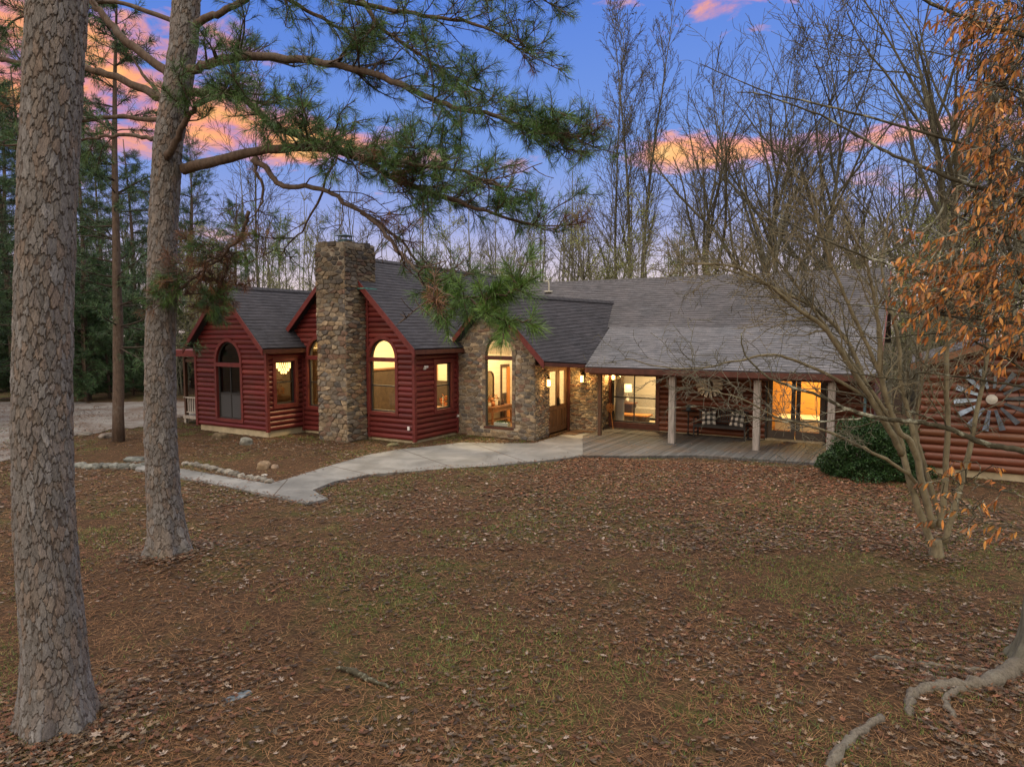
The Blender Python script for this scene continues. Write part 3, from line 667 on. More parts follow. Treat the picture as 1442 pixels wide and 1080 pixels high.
b = MB(); b.box((4.45, 3.85, 2.17), (12.95, 4.03, 2.34)); b.build('porch_beam', M['trim_dark'], HOUSE)
b = MB(); b.add([(-5.1, -.34, 0), (.3, -.34, 0), (.3, 0, 0), (-5.1, 0, 0)], np.array([(0, 1, 2, 3)]))
# door side header
b = MB(); b.box((3.0, 3.45, 2.36), (3.06, 5.2, 2.6)); b.box((3.0, 3.45, 0), (3.07, 3.60, 2.36)); b.box((3.0, 5.24-.13, 0), (3.1, 5.2, 2.5)); b.build('door_casing', M['trim_dark'], HOUSE)
# vent pipe and flashing
vp = hl(at(782, 410, 30.5)); b = MB()
q0 = np.array([.42, 8.6, zD(8.6)]); b.tube([q0-(0, 0, .1), q0+(0, 0, .38), q0+(-.03, -.02, .46), q0+(-.1, -.06, .47), q0+(-.13, -.08, .42)], .04, 8); b.box(q0-(.16, .16, .02), q0+(.16, .16, .05)); 
VP_ = b.build('vent_pipe', M['white_metal'], HOUSE, True)
b = MB(); b.add([(-.02, 1.85, zB(-.02)+.03), (.12, 1.98, zB(.12)+.03), (.10, 2.06, zB(.10)+.06), (-.08, 2.02, zB(-.08)+.06)], np.array([(0, 1, 2, 3)])); b.build('flashing', M['white_metal'], HOUSE)
# entry double door
dr = MB(); x0, x1 = 2.93, 2.985
def leaf(v0, v1, hd):
    b = MB(); zb, zt = .09, 2.34; st = .11
    b.box((x0, v0, zb), (x1, v0+st, zt)); b.box((x0, v1-st, zb), (x1, v1, zt)); b.box((x0, v0+st, zb), (x1, v1-st, zb+.16)); b.box((x0, v0+st, zt-.12), (x1, v1-st, zt)); b.box((x0, v0+st, .86), (x1, v1-st, 1.0))
    m = (v0+v1)/2; b.box((x0, m-.03, zb+.16), (x1, m+.03, .86)); b.box((x0+.015, v0+st, zb+.16), (x1-.018, v1-st, .86))
    for a, c in ((v0+st+.05, m-.07), (m+.07, v1-st-.05)): b.box((x0+.01, a, zb+.23), (x1-.006, c, .80))
    b.box((x1, v0, 1.0), (x1+.01, v1, 1.03))
    d = b.build('door', M['door_wood'], HOUSE); g = MB(); g.add([(2.955, v0+st, 1.0), (2.955, v1-st, 1.0), (2.955, v1-st, zt-.12), (2.955, v0+st, zt-.12)], np.array([(0, 1, 2, 3)])); g.build('glass_pane', M['glass'], d)
    h = MB(); h.lathe((0, 0, 0), [(.001, 0), (.028, .0), (.028, .02), (.012, .03), (.012, .05)], 10, axis='y'); 
    h = MB(); h.box((x1, hd-.025, .98), (x1+.015, hd+.025, 1.28)); h.tube([(x1, hd, 1.02), (x1+.05, hd, 1.05), (x1+.05, hd, 1.2), (x1, hd, 1.23)], .012, 6); h.build('handle', M['black_metal'], d)
leaf(3.61, 4.41, 4.36); leaf(4.43, 5.10, 4.48)
# french doors
WFx = MB(); ring(WFx, WD, oF.outline(.09), oF.outline(0), -.12, .05); WFx.build('door_casing', M['frame'], HOUSE)
M['frame_brown'] = simple('taupe_door_paint', (.075, .06, .05), .5, 0, .15, 4, .03)
for a0, a1, hd in ((9.81, 10.65, 10.58), (10.67, 11.51, 10.74)):
    b = MB(); st = .13
    wbox(b, WD, a0, a0+st, .11, 2.25, -.07, -.02); wbox(b, WD, a1-st, a1, .11, 2.25, -.07, -.02); wbox(b, WD, a0+st, a1-st, .11, .38, -.07, -.02); wbox(b, WD, a0+st, a1-st, 2.12, 2.25, -.07, -.02)
    d = b.build('door', M['frame_brown'], HOUSE); g = MB(); g.add([WD.p(a0+st, -.045, .38), WD.p(a1-st, -.045, .38), WD.p(a1-st, -.045, 2.12), WD.p(a0+st, -.045, 2.12)], np.array([(0, 1, 2, 3)])); g.build('glass_pane', M['glass'], d)
    h = MB(); wbox(h, WD, hd-.02, hd+.02, .98, 1.18, -.02, -.005); h.tube([WD.p(hd, -.01, 1.05), WD.p(hd, .04, 1.05), WD.p(hd+(.09 if hd > 10.66 else -.09), .04, 1.05)], .01, 6); h.build('handle', M['black_metal'], d)
b = MB(); wbox(b, WD, 9.76, 11.56, .06, .11, -.1, .12); b.build('threshold', M['foundation'], HOUSE)
# porch posts
for (a, c) in ((7.31, 3.93), (9.9, 3.95), (11.93, 3.95)):
    b = MB(); s_ = .095; n = 9
    for k in range(4): pass
    V = [];
    for k in range(n+1):
        z = .04+(2.2-.04)*k/n
        for sx, sy in ((-1, -1), (1, -1), (1, 1), (-1, 1)): V.append((a+sx*s_+random.uniform(-.003, .003), c+sy*s_+random.uniform(-.003, .003), z))
    b.add(V, [np.array([(4*k+q, 4*k+(q+1) % 4, 4*k+4+(q+1) % 4, 4*k+4+q) for k in range(n) for q in range(4)])]); b.build('post', M['post'], HOUSE)
b = MB(); b.box((4.60, 4.25, .03), (4.71, 4.36, 2.35)); b.build('post', M['brown_post'], HOUSE)['label'] = 'slim brown post by the entry'
# porch deck boards
b = MB(); from math import floor
DP = [(p[0], p[1]) for p in DECK]
def span(a):
    ys = []; n = len(DP)
    for k in range(n):
        (x1, y1), (x2, y2) = DP[k], DP[(k+1) % n]
        if (x1 > a) != (x2 > a): ys.append(y1+(y2-y1)*(a-x1)/(x2-x1))
    return (min(ys), max(ys)) if len(ys) >= 2 else None
a = 4.2
while a < 12.9:
    s0_ = span(a+.004); s1_ = span(a+.136)
    if s0_ and s1_:
        col = np.array((.085, .088, .088))*random.uniform(.65, 1.3); z = .062+random.uniform(-.004, .004)
        V = [(a, s0_[0], z), (a+.138, s1_[0], z), (a+.138, s1_[1], z), (a, s0_[1], z)]; Q = [(x, y, -.08) for x, y, _ in V]
        b.add(V+Q, np.array([(0, 1, 2, 3), (0, 4, 5, 1), (1, 5, 6, 2), (2, 6, 7, 3), (3, 7, 4, 0)]), col)
    a += .147
b.build('porch_deck', M['deck'], HOUSE)
# side porch at the far end
SP = empty('x'); bpy.data.objects.remove(SP)
b = MB(); b.box((-10.9, -.9, .22), (-8.86, 3.5, .34)); b.box((-10.9, -.86, -.1), (-10.78, -.74, .24)); b.box((-9.6, -.86, -.1), (-9.5, -.74, .24)); b.build('side_deck', M['post'], HOUSE)
b = MB()
b.box((-10.9, -.86, 1.02), (-8.9, -.76, 1.07)); b.box((-10.9, -.84, .44), (-8.9, -.78, .49))
for k in range(15): a = -10.82+k*.14; b.box((a, -.83, .47), (a+.045, -.785, 1.03))
b.build('railing', M['post'], HOUSE)
b = MB(); b.box((-10.85, -.86, .3), (-10.75, -.74, 2.62)); b.box((-9.98, -.84, .3), (-9.88, -.74, 2.62)); b.beam((-10.7, -.8, 2.5), (-9.9, -.8, 2.5), .1, .12); b.beam((-9.9, -.8, 2.2), (-9.5, -.8, 2.6), .06, .06); b.build('post', M['wood_dark'], HOUSE)
b = MB(); b.box((-12.4, -1.0, 2.66), (-8.9, -.96, 2.86)); b.box((-12.4, -.98, 2.84), (-8.9, 3.6, 2.9)); b.build('side_porch_roof', M['trim_red'], HOUSE)
b = MB(); b.box((-10.9, 2.5, .3), (-8.9, 2.54, 2.7)); b.build('side_wall', M['wood_dark'], HOUSE)
# meter box, hose bib, security light
b = MB(); wbox(b, WB, -.22, -.14, .42, .54, .05, .1); b.build('outlet_cover', M['lens'], HOUSE)
b = MB(); wbox(b, WBs, .42, .52, 2.38, 2.46, .05, .10); b.lathe((.13, .43, 2.44), [(.01, -.02), (.035, 0), (.045, .06), (.001, .07)], 8); b.lathe((.13, .53, 2.44), [(.01, -.02), (.035, 0), (.045, .06), (.001, .07)], 8); b.build('security_light', M['lens'], HOUSE)
b = MB(); wbox(b, WBs, 2.30, 2.36, .62, .70, .05, .12); b.build('hose_tap', M['lens'], HOUSE)
b = MB(); b.tube([(12.78, 3.75, 2.25), (12.78, 3.8, .1)], .04, 8); b.build('downpipe', M['cap'], HOUSE)
# interior shells
def ib(name, mat, *boxes):
    b = MB()
    for a, c in boxes: b.box(a, c)
    return b.build(name, M[mat], HOUSE)
def iw(W, z1, mat):
    b = MB(); flat(b, W, W.z0 if W.z0 > .05 else .05, z1, -.125, -.005); b.build('interior_wall', M[mat], HOUSE)
iw(WB, 5.95, 'shiplap'); iw(WBs, 3.15, 'shiplap'); iw(WC, 4.7, 'shiplap'); iw(WDd, 2.55, 'shiplap'); iw(WD, 2.7, 'wall_grey'); iw(WAs, 3.0, 'shiplap'); iw(WA, 5, 'wall_grey')
ib('interior_floor', 'floor_in', ((-5.7, .13, .02), (-.12, 6.1, .05))); ib('interior_floor', 'floor_in', ((-.06, 2.56, .02), (2.87, 6.1, .05))); ib('interior_floor', 'floor_in', ((.5, 6.4, .04), (12.65, 10, .09))); ib('interior_floor', 'floor_in', ((-8.7, -1.45, .15), (-5.25, 4, .2)))
b = MB(); off = .22
b.add([(-2.93, .12, 6.2-off), (-.1, .12, zB(-.1)-off), (-.1, 2.5, zB(-.1)-off), (-.45, 6.1, zB(-.45)-off-.05), (-.45, 6.25, zB(-.45)-off-.05), (-2.93, 6.25, 6.2-off)], [tuple(range(6))]); b.add([(-2.93, .12, 6.2-off), (-2.93, 6.25, 6.2-off), (-5.5, 6.25, zB(-5.5)-off), (-5.5, .12, zB(-5.5)-off)], [(0, 1, 2, 3)])
b.add([(1.5, 2.5, 4.65), (3.0, 2.5, 3.1), (3.0, 6.1, 3.1), (2.8, 6.1, 4.5)], [(0, 1, 2, 3)]); b.add([(1.5, 2.5, 4.65), (2.8, 6.1, 4.5), (.7, 6.1, 3.5), (.1, 2.5, 3.2)], [(0, 1, 2, 3)])
b.build('ceiling', M['shiplap'], HOUSE)
# room B back wall, partition between B and entry, kitchen
def gable_in(P, v):
    b = MB(); V = [(a, v, z) for a, z in P]+[(a, v+.05, z) for a, z in P]; n = len(P); b.add(V, [tuple(range(n)), tuple(range(2*n-1, n-1, -1))]+[(i, i+n, (i+1) % n+n, (i+1) % n) for i in range(n)]); b.build('interior_wall', M['shiplap'], HOUSE)
gable_in([(-5.6, .05), (-.3, .05), (-.3, zB(-.3)-.2), (-2.93, 6.0), (-5.5, zB(-5.5)-.2)], 6.1)
ib('interior_wall', 'shiplap', ((-5.65, .12, .05), (-5.6, 6.1, 3.5)), ((-.12, 2.56, .05), (-.06, 6.1, 3.3)))
gable_in([(-.06, .05), (2.9, .05), (2.9, 4.4), (2.6, 4.5), (-.06, 3.0)], 6.1)
ib('interior_wall', 'shiplap', ((2.8, 5.2, .05), (2.87, 6.1, 3.1)), ((2.9, 2.6, .05), (2.95, 3.4, 3.1)))
ib('cabinet', 'brick_dark', ((-5.58, 3.3, .05), (-5.35, 6.08, 2.02)), ((-3.6, 5.8, .05), (-2.3, 6.08, 1.55)))
ib('shelf', 'wood_mid', ((-5.58, 3.25, 2.02), (-5.3, 6.08, 2.08)))
ib('inner_door', 'wood_orange', ((-3.95, 6.0, .05), (-3.62, 6.08, 3.1)))
ib('inner_doorway', 'wood_dark', ((-.05, 5.42, .05), (-.02, 5.52, 2.34)), ((-.05, 5.52, 2.24), (-.02, 6.08, 2.34)))
ib('inner_door', 'wood_orange', ((-.045, 5.88, .05), (.0, 6.08, 2.24)))
ib('inner_doorway', 'brick_dark', ((-.055, 5.52, .05), (-.045, 5.88, 1.2)))
# room D1/D2
ib('interior_wall', 'wall_grey', ((.5, 9.6, .09), (9.2, 9.66, 2.75))); ib('interior_wall', 'wall_grey', ((9.15, 6.4, .09), (9.2, 9.6, 2.75)), ((.44, 6.4, .09), (.5, 9.6, 2.75)), ((.5, 6.34, .09), (4.15, 6.38, 2.75)))
ib('interior_wall', 'wall_orange', ((9.22, 8.6, .09), (12.65, 8.66, 2.75)), ((9.21, 6.4, .09), (9.26, 8.6, 2.75)), ((12.6, 6.4, .09), (12.65, 8.6, 2.75)))
ib('ceiling', 'wall_grey', ((.45, 6.35, 2.7), (12.68, 9.7, 2.76)))
# room A; dark partition added to shut chandelier light out of the left half
ib('interior_wall', 'wood_dark', ((-6.72, -1.45, .2), (-6.66, 2.2, 4.6))); ib('interior_wall', 'shiplap', ((-6.64, .9, .2), (-5.2, .96, 3.9))); ib('interior_wall', 'wood_dark', ((-8.75, 2.2, .2), (-6.7, 2.26, 4.6)), ((-6.64, .84, .2), (-6.25, .89, 2.9)), ((-5.62, .84, .2), (-5.2, .89, 2.9)))
ib('ceiling', 'wall_grey', ((-6.64, -1.45, 3.0), (-5.2, .9, 3.04)))
# lanterns (three, parts of the house)
def lantern(u, v, z, n):
    n = np.array(n, float); b = MB(); c = np.array([u, v, z])+n*.12
    t = np.array([-n[1], n[0], 0])
    b.box(np.minimum(c-n*.12-t*.05-(0, 0, .02), c-n*.10+t*.05+(0, 0, .3)), np.maximum(c-n*.12-t*.05-(0, 0, .02), c-n*.10+t*.05+(0, 0, .3)))
    b.beam(c-n*.11+(0, 0, .27), c+(0, 0, .27), .02, .02); b.beam(c+(0, 0, .27), c+(0, 0, .2), .015, .015)
    b.lathe(c, [(.075, .13), (.085, .135), (.04, .2), (.012, .22)], 4+4); b.lathe(c, [(.02, -.16), (.075, -.13), (.075, -.12), (.01, -.12)], 8)
    for k in range(4): a = PI/4+PI/2*k; q = c+np.array([math.cos(a), math.sin(a), 0])*.07; b.box(q-(.006, .006, .125), q+(.006, .006, -.0)+(0, 0, .135))
    L = b.build('wall_lantern', M['black_metal'], HOUSE); g = MB(); g.lathe(c, [(.03, -.115), (.06, -.11), (.06, .125), (.03, .128)], 8); g.build('lantern_glass', M['lantern_glass'], L)
    li = bpy.data.lights.new('lantern_light', 'POINT'); li.energy = 46; li.color = (1, .55, .18); li.shadow_soft_size = .07
    o = bpy.data.objects.new('lantern_light', li); COL.objects.link(o); o.parent = HOUSE; o.location = tuple(c+n*.085)
lantern(3.14, 3.16, 1.88, (1, 0, 0)); lantern(3.62, 5.18, 1.92, (0, -1, 0)); lantern(4.42, 6.2, 1.98, (0, -1, 0))
def lamp(u, v, z, e, size=.4, col=(1, .60, .24)):
    li = bpy.data.lights.new('room_light', 'AREA'); li.shape = 'DISK'; li.size = size; li.energy = e; li.color = col
    o = bpy.data.objects.new('room_light', li); COL.objects.link(o); w = hw(u, v, z); o.location = tuple(w)
WC_ = (1, .71, .36); lamp(-2.9, 2.6, 4.9, 500, 1.2, WC_); lamp(1.5, 4.2, 4.2, 330, .5, WC_); lamp(5.2, 7.8, 2.65, 150, .5, WC_); lamp(10.9, 7.3, 2.65, 95, .5, (1, .62, .22)); lamp(-6.0, -.1, 2.9, 20, .3, WC_); lamp(-3.9, 5, 4.0, 120, .8, WC_)
# ------------------------------------------------------------------ things in and on the house
def thing(name, label, cat, u, v, z=0.0, rz=0.0, group=None): return tag(empty(name, hw(u, v, z), -TH+rz), label, cat, group)
# chandelier
t = thing('chandelier', 'tiered gold chandelier glowing behind the small window near the chimney', 'chandelier', -5.85, -.22, 2.35)
b = MB(); b.tube([(0, 0, .6), (0, 0, .2)], .01, 6); b.lathe((0, 0, .15), [(.28, 0), (.28, .03), (.02, .06)], 20); b.build('stem', M['zinc_warm'], t)
b = MB()
for r_, z_, n_ in ((.27, .1, 22), (.24, .0, 18), (.17, -.1, 14), (.09, -.2, 8)):
    for k in range(n_):
        a = 2*PI*k/n_; b.lathe((r_*math.cos(a), r_*math.sin(a), z_), [(.004, .05), (.02, .02), (.018, -.03), (.002, -.06)], 5)
b.build('crystal_tier', M['crystal'], t)
def candle_pendant(u, v, z, label):
    t = thing('pendant_lamp', label, 'pendant lamp', u, v, z)
    b = MB(); b.tube([(0, 0, 1.6), (0, 0, .25)], .008, 5); b.lathe((0, 0, 0), [(.02, .25), (.16, .02), (.17, 0), (.02, -.02)], 12); b.build('stem', M['wood_dark'], t)
    b = MB()
    for k in range(5):
        a = 2*PI*k/5; b.tube([(.14*math.cos(a), .14*math.sin(a), 0), (.14*math.cos(a), .14*math.sin(a), .14)], .018, 6)
    b.build('candle', M['shade'], t)
candle_pendant(-2.2, 2.6, 1.75, 'candle chandelier hanging low behind the arched window right of the chimney')
# dining table below pendant
t = thing('dining_table', 'dark dining table with a bowl of orange flowers seen through the small side window', 'table', -1.5, 3.0, .05)
b = MB(); b.box((-1.3, -.5, .70), (1.3, .5, .75)); b.build('table_top', M['wood_mid'], t)
for sx in (-1, 1):
    for sy in (-1, 1): b = MB(); b.box((sx*1.15-.04, sy*.42-.04, 0), (sx*1.15+.04, sy*.42+.04, .70)); b.build('leg', M['wood_mid'], t)
def bouquet(name, label, u, v, z, s=1.0, col=(.5, .16, .03)):
    t = thing(name, label, 'vase', u, v, z); b = MB(); b.lathe((0, 0, 0), [(.05*s, 0), (.08*s, .08*s), (.04*s, .17*s)], 12); b.build('vase', M['terra'], t)
    b = MB()
    for k in range(70):
        d = rng.normal(0, 1, 3); d /= np.linalg.norm(d); p = np.array([0, 0, .28*s])+d*np.array([.17, .17, .12])*s; q = rng.normal(0, 1, 3)*.035*s; w_ = rng.normal(0, 1, 3)*.03*s
        b.add([p, p+q, p+q+w_, p+w_], np.array([(0, 1, 2, 3)]), np.array(col)*random.uniform(.5, 1.6))
    b.build('blossoms', M['orange_leaf'], t)
bouquet('flower_vase', 'orange flower arrangement behind the small window beside the stone entry', -.75, 2.75, .8, 1.2)
for dv in (0, .16):
    t = thing('candlestick', 'tall cream candlestick beside the orange flowers, '+('further in' if dv else 'nearer the window'), 'candlestick', -.55+dv*.6, 2.3+dv, .8); b = MB(); b.lathe((0, 0, 0), [(.05, 0), (.012, .03), (.012, .2)], 8); b.build('holder', M['zinc_warm'], t); b = MB(); b.lathe((0, 0, .2), [(.014, 0), (.014, .3), (.002, .31)], 8); b.build('candle', M['lens'], t)
t = thing('sideboard', 'small wooden sideboard carrying candles and orange flowers inside the red side wall', 'sideboard', -.65, 2.4, .05); b = MB(); b.box((-.3, -.6, .70), (.35, .6, .75)); b.build('top', M['wood_mid'], t); b = MB(); b.box((-.27, -.57, .05), (.32, .57, .70)); b.build('body', M['wood_dark'], t)
# entry console, mirror, blue box, lantern inside
t = thing('console_table', 'slim wooden console table seen through the arched stone window', 'table', .22, 4.85, .05, PI/2)
b = MB(); b.box((-.75, -.2, .70), (.75, .2, .75)); b.box((-.72, -.17, .54), (.72, .17, .70)); b.build('table_top', M['wood_mid'], t)
b = MB(); b.box((-.72, -.17, .2), (.72, .17, .23)); b.build('shelf', M['wood_mid'], t)
for sx in (-1, 1):
    for sy in (-1, 1): b = MB(); b.box((sx*.69-.03, sy*.15-.03, 0), (sx*.69+.03, sy*.15+.03, .54)); b.build('leg', M['wood_mid'], t)
b = MB(); o = Op(0, .26, 0, 1.05, .8); Wm = Wall('u', 0, -1, 1, 0, None); P = o.outline(0); b.add([Wm.p(a, .02, z) for a, z in P], [tuple(range(len(P)))])
t = thing('arched_mirror', 'arched mirror on the cream wall above the console table', 'mirror', -.05, 4.6, 1.05, PI/2); b.build('glass', M['mirror'], t); b = MB(); ring(b, Wm, o.outline(.03), o.outline(-.01), 0, .05); b.build('frame', M['wood_dark'], t)
bouquet('flower_vase', 'dried flower basket standing on the console table in the entry', .22, 4.45, .8, 1.1, (.35, .14, .05))
for k, (du, hh) in enumerate(((.25, .3), (.4, .22), (.52, .34))):
    b = MB(); b.lathe((0, 0, 0), [(.035, 0), (.04, hh*.5), (.015, hh*.7), (.015, hh)], 10); o_ = b.build('bottle', M['wood_dark'], None, True); o_.location = tuple(hw(.22, 4.6+du*1.1, .8)); tag(o_, ['middle-height dark bottle on the console table, next to the flower basket', 'shortest dark bottle on the console table', 'tallest dark bottle on the console table'][k], 'bottle', 'bottles on the console table')
t = thing('planter_box', 'pale blue planter box standing inside the foot of the arched stone window', 'planter', 1.6, 2.85, .30)
b = MB(); b.box((-.28, -.1, 0), (.28, .1, .16)); b.build('box', M['blue_box'], t)
b = MB()
for k in range(120):
    p = np.array([random.uniform(-.26, .26), random.uniform(-.08, .08), .14]); d = rng.normal(0, .05, 3)+(0, 0, .08); w_ = rng.normal(0, .015, 3); b.add([p, p+w_, p+d], np.array([(0, 1, 2)]), (.04, .09, .03))
b.build('plant', M['bush_leaf'], t); b = MB(); b.box((-.35, -.14, -.25), (.35, .14, 0)); b.build('stand', M['wood_dark'], t)
t = thing('pendant_lamp', 'small dark lantern hanging in the crown of the arched stone window', 'pendant lamp', 1.3, 3.2, 3.3); b = MB(); b.tube([(0, 0, 1.0), (0, 0, .1)], .006, 5); b.lathe((0, 0, 0), [(.01, .12), (.06, .06), (.07, -.04), (.01, -.14)], 8); b.build('lamp_body', M['black_metal'], t)
# living room things
t = thing('table_lamp', 'glowing table lamp with drum shade behind the four-pane window', 'lamp', 4.03, 8.5, .80); b = MB(); b.lathe((0, 0, 0), [(.07, 0), (.09, .1), (.05, .25), (.015, .3), (.015, .42)], 12); b.build('base', M['zinc_warm'], t, True); b = MB(); b.lathe((0, 0, .42), [(.2, 0), (.17, .3)], 20); b.build('lamp_shade', M['shade'], t, True)
t = thing('side_table', 'low wooden table under the glowing lamp', 'table', 4.03, 8.5, .17); b = MB(); b.box((-.35, -.3, .57), (.35, .3, .62)); b.build('table_top', M['wood_mid'], t); b = MB(); b.box((-.3, -.25, 0), (.3, .25, .57)); b.build('body', M['wood_dark'], t)
t = thing('sofa', 'grey sofa seen through the four-pane window', 'sofa', 4.75, 9.05, .09)
for nm, a, c in (('seat', (-1.1, -.45, .12), (1.1, .4, .48)), ('backrest', (-1.1, .25, .40), (1.1, .5, .95)), ('armrest', (-1.28, -.45, .08), (-1.08, .5, .66)), ('armrest', (1.08, -.45, .08), (1.28, .5, .66))): b = MB(); b.box(a, c); b.build(nm, M['sofa'], t)
t = thing('coffee_table', 'dark coffee table just inside the four-pane window', 'table', 4.75, 7.5, .09); b = MB(); b.box((-.6, -.3, .32), (.6, .3, .37)); b.build('table_top', M['wood_orange'], t); b = MB(); b.box((-.5, -.22, 0), (.5, .22, .32)); b.build('body', M['wood_dark'], t)
def curtain(u0, u1, v, z0, z1, label):
    b = MB(); n = 26; V = []
    for k in range(n+1):
        a = u0+(u1-u0)*k/n; d = .035*math.sin(k*1.5)
        V += [(a, v+d, z0), (a, v+d*.7, z1)]
    b.add(V, np.array([(2*k, 2*k+2, 2*k+3, 2*k+1) for k in range(n)])); o = b.build('curtain', M['curtain'], None, True); o.location = tuple(HO); o.rotation_euler = (0, 0, -TH); tag(o, label, 'curtain')
curtain(4.32, 4.66, 6.55, .15, 2.3, 'pale curtain drawn to the left edge of the four-pane window'.replace('left edge', 'entry side'))
b = MB(); b.box((0, 0, 0), (.5, .04, 1.2)); 
t = thing('bed', 'white bed behind the porch glass doors', 'bed', 10.9, 7.6, .09); b = MB(); b.box((-1.0, -.5, .2), (1.0, .9, .62)); b.build('mattress', M['bed'], t); b = MB(); b.box((-1.02, -.52, 0), (1.02, .92, .2)); b.build('frame', M['wood_orange'], t)
# bench with two pillows
t = thing('garden_bench', 'black slatted bench with two checked pillows on the porch', 'bench', 8.42, 5.72, .065); W2 = .83
b = MB()
for k in range(5): b.box((-W2+.03, -.27+k*.1, .42), (W2-.03, -.19+k*.1, .45))
b.box((-W2, -.285, .36), (W2, -.255, .43)); b.build('seat', M['bench'], t)
b = MB(); zt = lambda a: .88+.06*math.cos(a/W2*PI/2)
P = [(a, .28, zt(a)) for a in np.linspace(-W2, W2, 15)]; b.tube(P, .025, 6); b.box((-W2, .22, .5), (W2, .25, .55))
for k in range(21): a = -W2+.06+k*(2*W2-.12)/20; b.beam((a, .235, .5), (a, .28, zt(a)), .035, .014, up=(0, 1, 0))
b.build('backrest', M['bench'], t)
for s_ in (-1, 1):
    b = MB(); a = s_*W2; b.tube([(a, .24, .5), (a, .2, .66), (a, -.2, .67), (a, -.3, .64)], .022, 6); b.beam((a, -.26, .42), (a, -.27, .65), .035, .035, up=(0, 1, 0)); b.build('armrest', M['bench'], t)
    for y0, y1 in ((-.26, -.27), (.22, .27)): b = MB(); b.beam((a, y1, 0), (a, y0, .43), .045, .045, up=(0, 1, 0)); b.build('leg', M['bench'], t)
    b = MB(); b.beam((a, -.26, .16), (a, .24, .16), .025, .03); b.build('stretcher', M['bench'], t)
def pillow(u, v, z, rz, tilt, label):
    n = 12; V = []; UV = []; s_ = .23
    for side in (1, -1):
        for i_ in range(n+1):
            for j_ in range(n+1):
                x, y = 2*i_/n-1, 2*j_/n-1; h = .085*((1-x**4)*(1-y**4))**.5; pin = 1-.07*(x*x*y*y)+.0
                V.append((x*s_*(1-.06*(1-y*y)), -side*h, y*s_*(1-.06*(1-x*x)))); UV.append(((x+1)/2, (y+1)/2))
    m = (n+1)**2; Fq = [(i_*(n+1)+j_, (i_+1)*(n+1)+j_, (i_+1)*(n+1)+j_+1, i_*(n+1)+j_+1) for i_ in range(n) for j_ in range(n)]; Fq += [(d+m, c+m, b_+m, a+m) for a, b_, c, d in Fq]
    b = MB(); b.add(V, np.array(Fq), None, UV); o = b.build('pillow', M['gingham'], None, True); o.location = tuple(hw(u, v, z)); o.rotation_euler = (tilt, random.uniform(-.08, .08), -TH+rz); tag(o, label, 'pillow', 'checked pillows on the bench'); return o
pillow(8.02, 5.72, .725, .15, -.35, 'black and white checked pillow on the bench end by the small round table'); pillow(8.95, 5.72, .725, -.1, -.35, 'black and white checked pillow on the bench end by the glass doors')
t = thing('pedestal_table', 'small round black table beside the porch bench', 'table', 7.28, 5.85, .065); b = MB(); b.lathe((0, 0, .83), [(.24, 0), (.25, .015), (.24, .03)], 20); b.build('table_top', M['bench'], t); b = MB(); b.lathe((0, 0, 0), [(.17, 0), (.16, .02), (.03, .06), (.02, .3), (.03, .5), (.02, .83)], 12); b.build('pedestal', M['bench'], t, True)
b = MB(); b.lathe((0, 0, 0), [(.075, 0), (.095, .17), (.1, .175), (.085, .17), (.07, .02)], 16); o = b.build('bucket', M['zinc'], None, True); o.location = tuple(hw(7.28, 5.85, .925)); tag(o, 'small galvanised bucket on the round porch table', 'bucket')
def windmill(name, label, u, v, z, R, r0, n, mat, hubm, hub, tw=.35, w0=.25, hubsize=.1, gap=True, rz=0):
    t = thing(name, label, 'wall decoration', u, v, z, rz); b = MB()
    for k in range(n):
        a = 2*PI*k/n+.1; d = np.array([math.cos(a), 0, math.sin(a)]); e = np.array([-math.sin(a), 0, math.cos(a)]); o = np.array([0, -1., 0])
        wi, wo = R*w0*.45, R*w0; ps = []
        for rr_, ww in ((r0, wi), (R, wo)):
            ps += [d*rr_-e*ww/2+o*(.0), d*rr_+e*ww/2+o*(ww*tw)]
        th_ = o*.006; b.add(ps+[p+th_ for p in ps], np.array([(0, 1, 3, 2), (6, 7, 5, 4), (0, 2, 6, 4), (1, 5, 7, 3), (2, 3, 7, 6), (0, 4, 5, 1)]))
    b.build('blade', M[mat], t)
    b = MB(); b.lathe((0, -.02, 0), [(hubsize, 0), (hubsize, .03), (hubsize*.3, .05)], 18, axis='y')
    b.build('hub', M[hubm], t)
    b = MB(); 
    for rr_ in (r0*1.12, R*.72): b.tube([(rr_*math.cos(a), .012, rr_*math.sin(a)) for a in np.linspace(0, 2*PI, 33)], .007, 4, cap=False)
    for k in range(6): a = PI/3*k; b.tube([(0, .01, 0), (R*.72*math.cos(a), .01, R*.72*math.sin(a))], .006, 4)
    b.build('hoop', M['black_metal'], t); return t
windmill('windmill_wheel', 'round metal windmill wheel hung on the porch wall above the bench', 7.93, 6.1, 1.83, .45, .12, 16, 'zinc_warm', 'trim_dark', None, hubsize=.1, w0=.3, tw=.7)
# small ornament
t = thing('garden_windmill', 'small wooden flower-shaped windmill on a leaning stick beside the entry', 'ornament', 4.36, 5.95, .065); b = MB(); b.beam((.12, 0, 0), (0, .02, .75), .02, .02); b.build('stick', M['wood_orange'], t)
b = MB()
for k in range(11):
    a = 2*PI*k/11; d = np.array([math.cos(a), 0, math.sin(a)]); e = np.array([-math.sin(a), 0, math.cos(a)]); c = np.array([0, -.02, .78])
    b.add([c+d*.03-e*.01, c+d*.03+e*.01, c+d*.17+e*.03+(0, -.015, 0), c+d*.17-e*.03], np.array([(0, 1, 2, 3)]))
b.build('blade', M['wood_orange'], t)
b = MB(); b.box((-.42, -.26, 0), (.42, .26, .018)); o = b.build('doormat', M['rug']); o.location = tuple(hw(3.62, 4.35, .047)); o.rotation_euler = (0, 0, -TH+PI/2); tag(o, 'brown fibre doormat before the wooden double door', 'doormat')
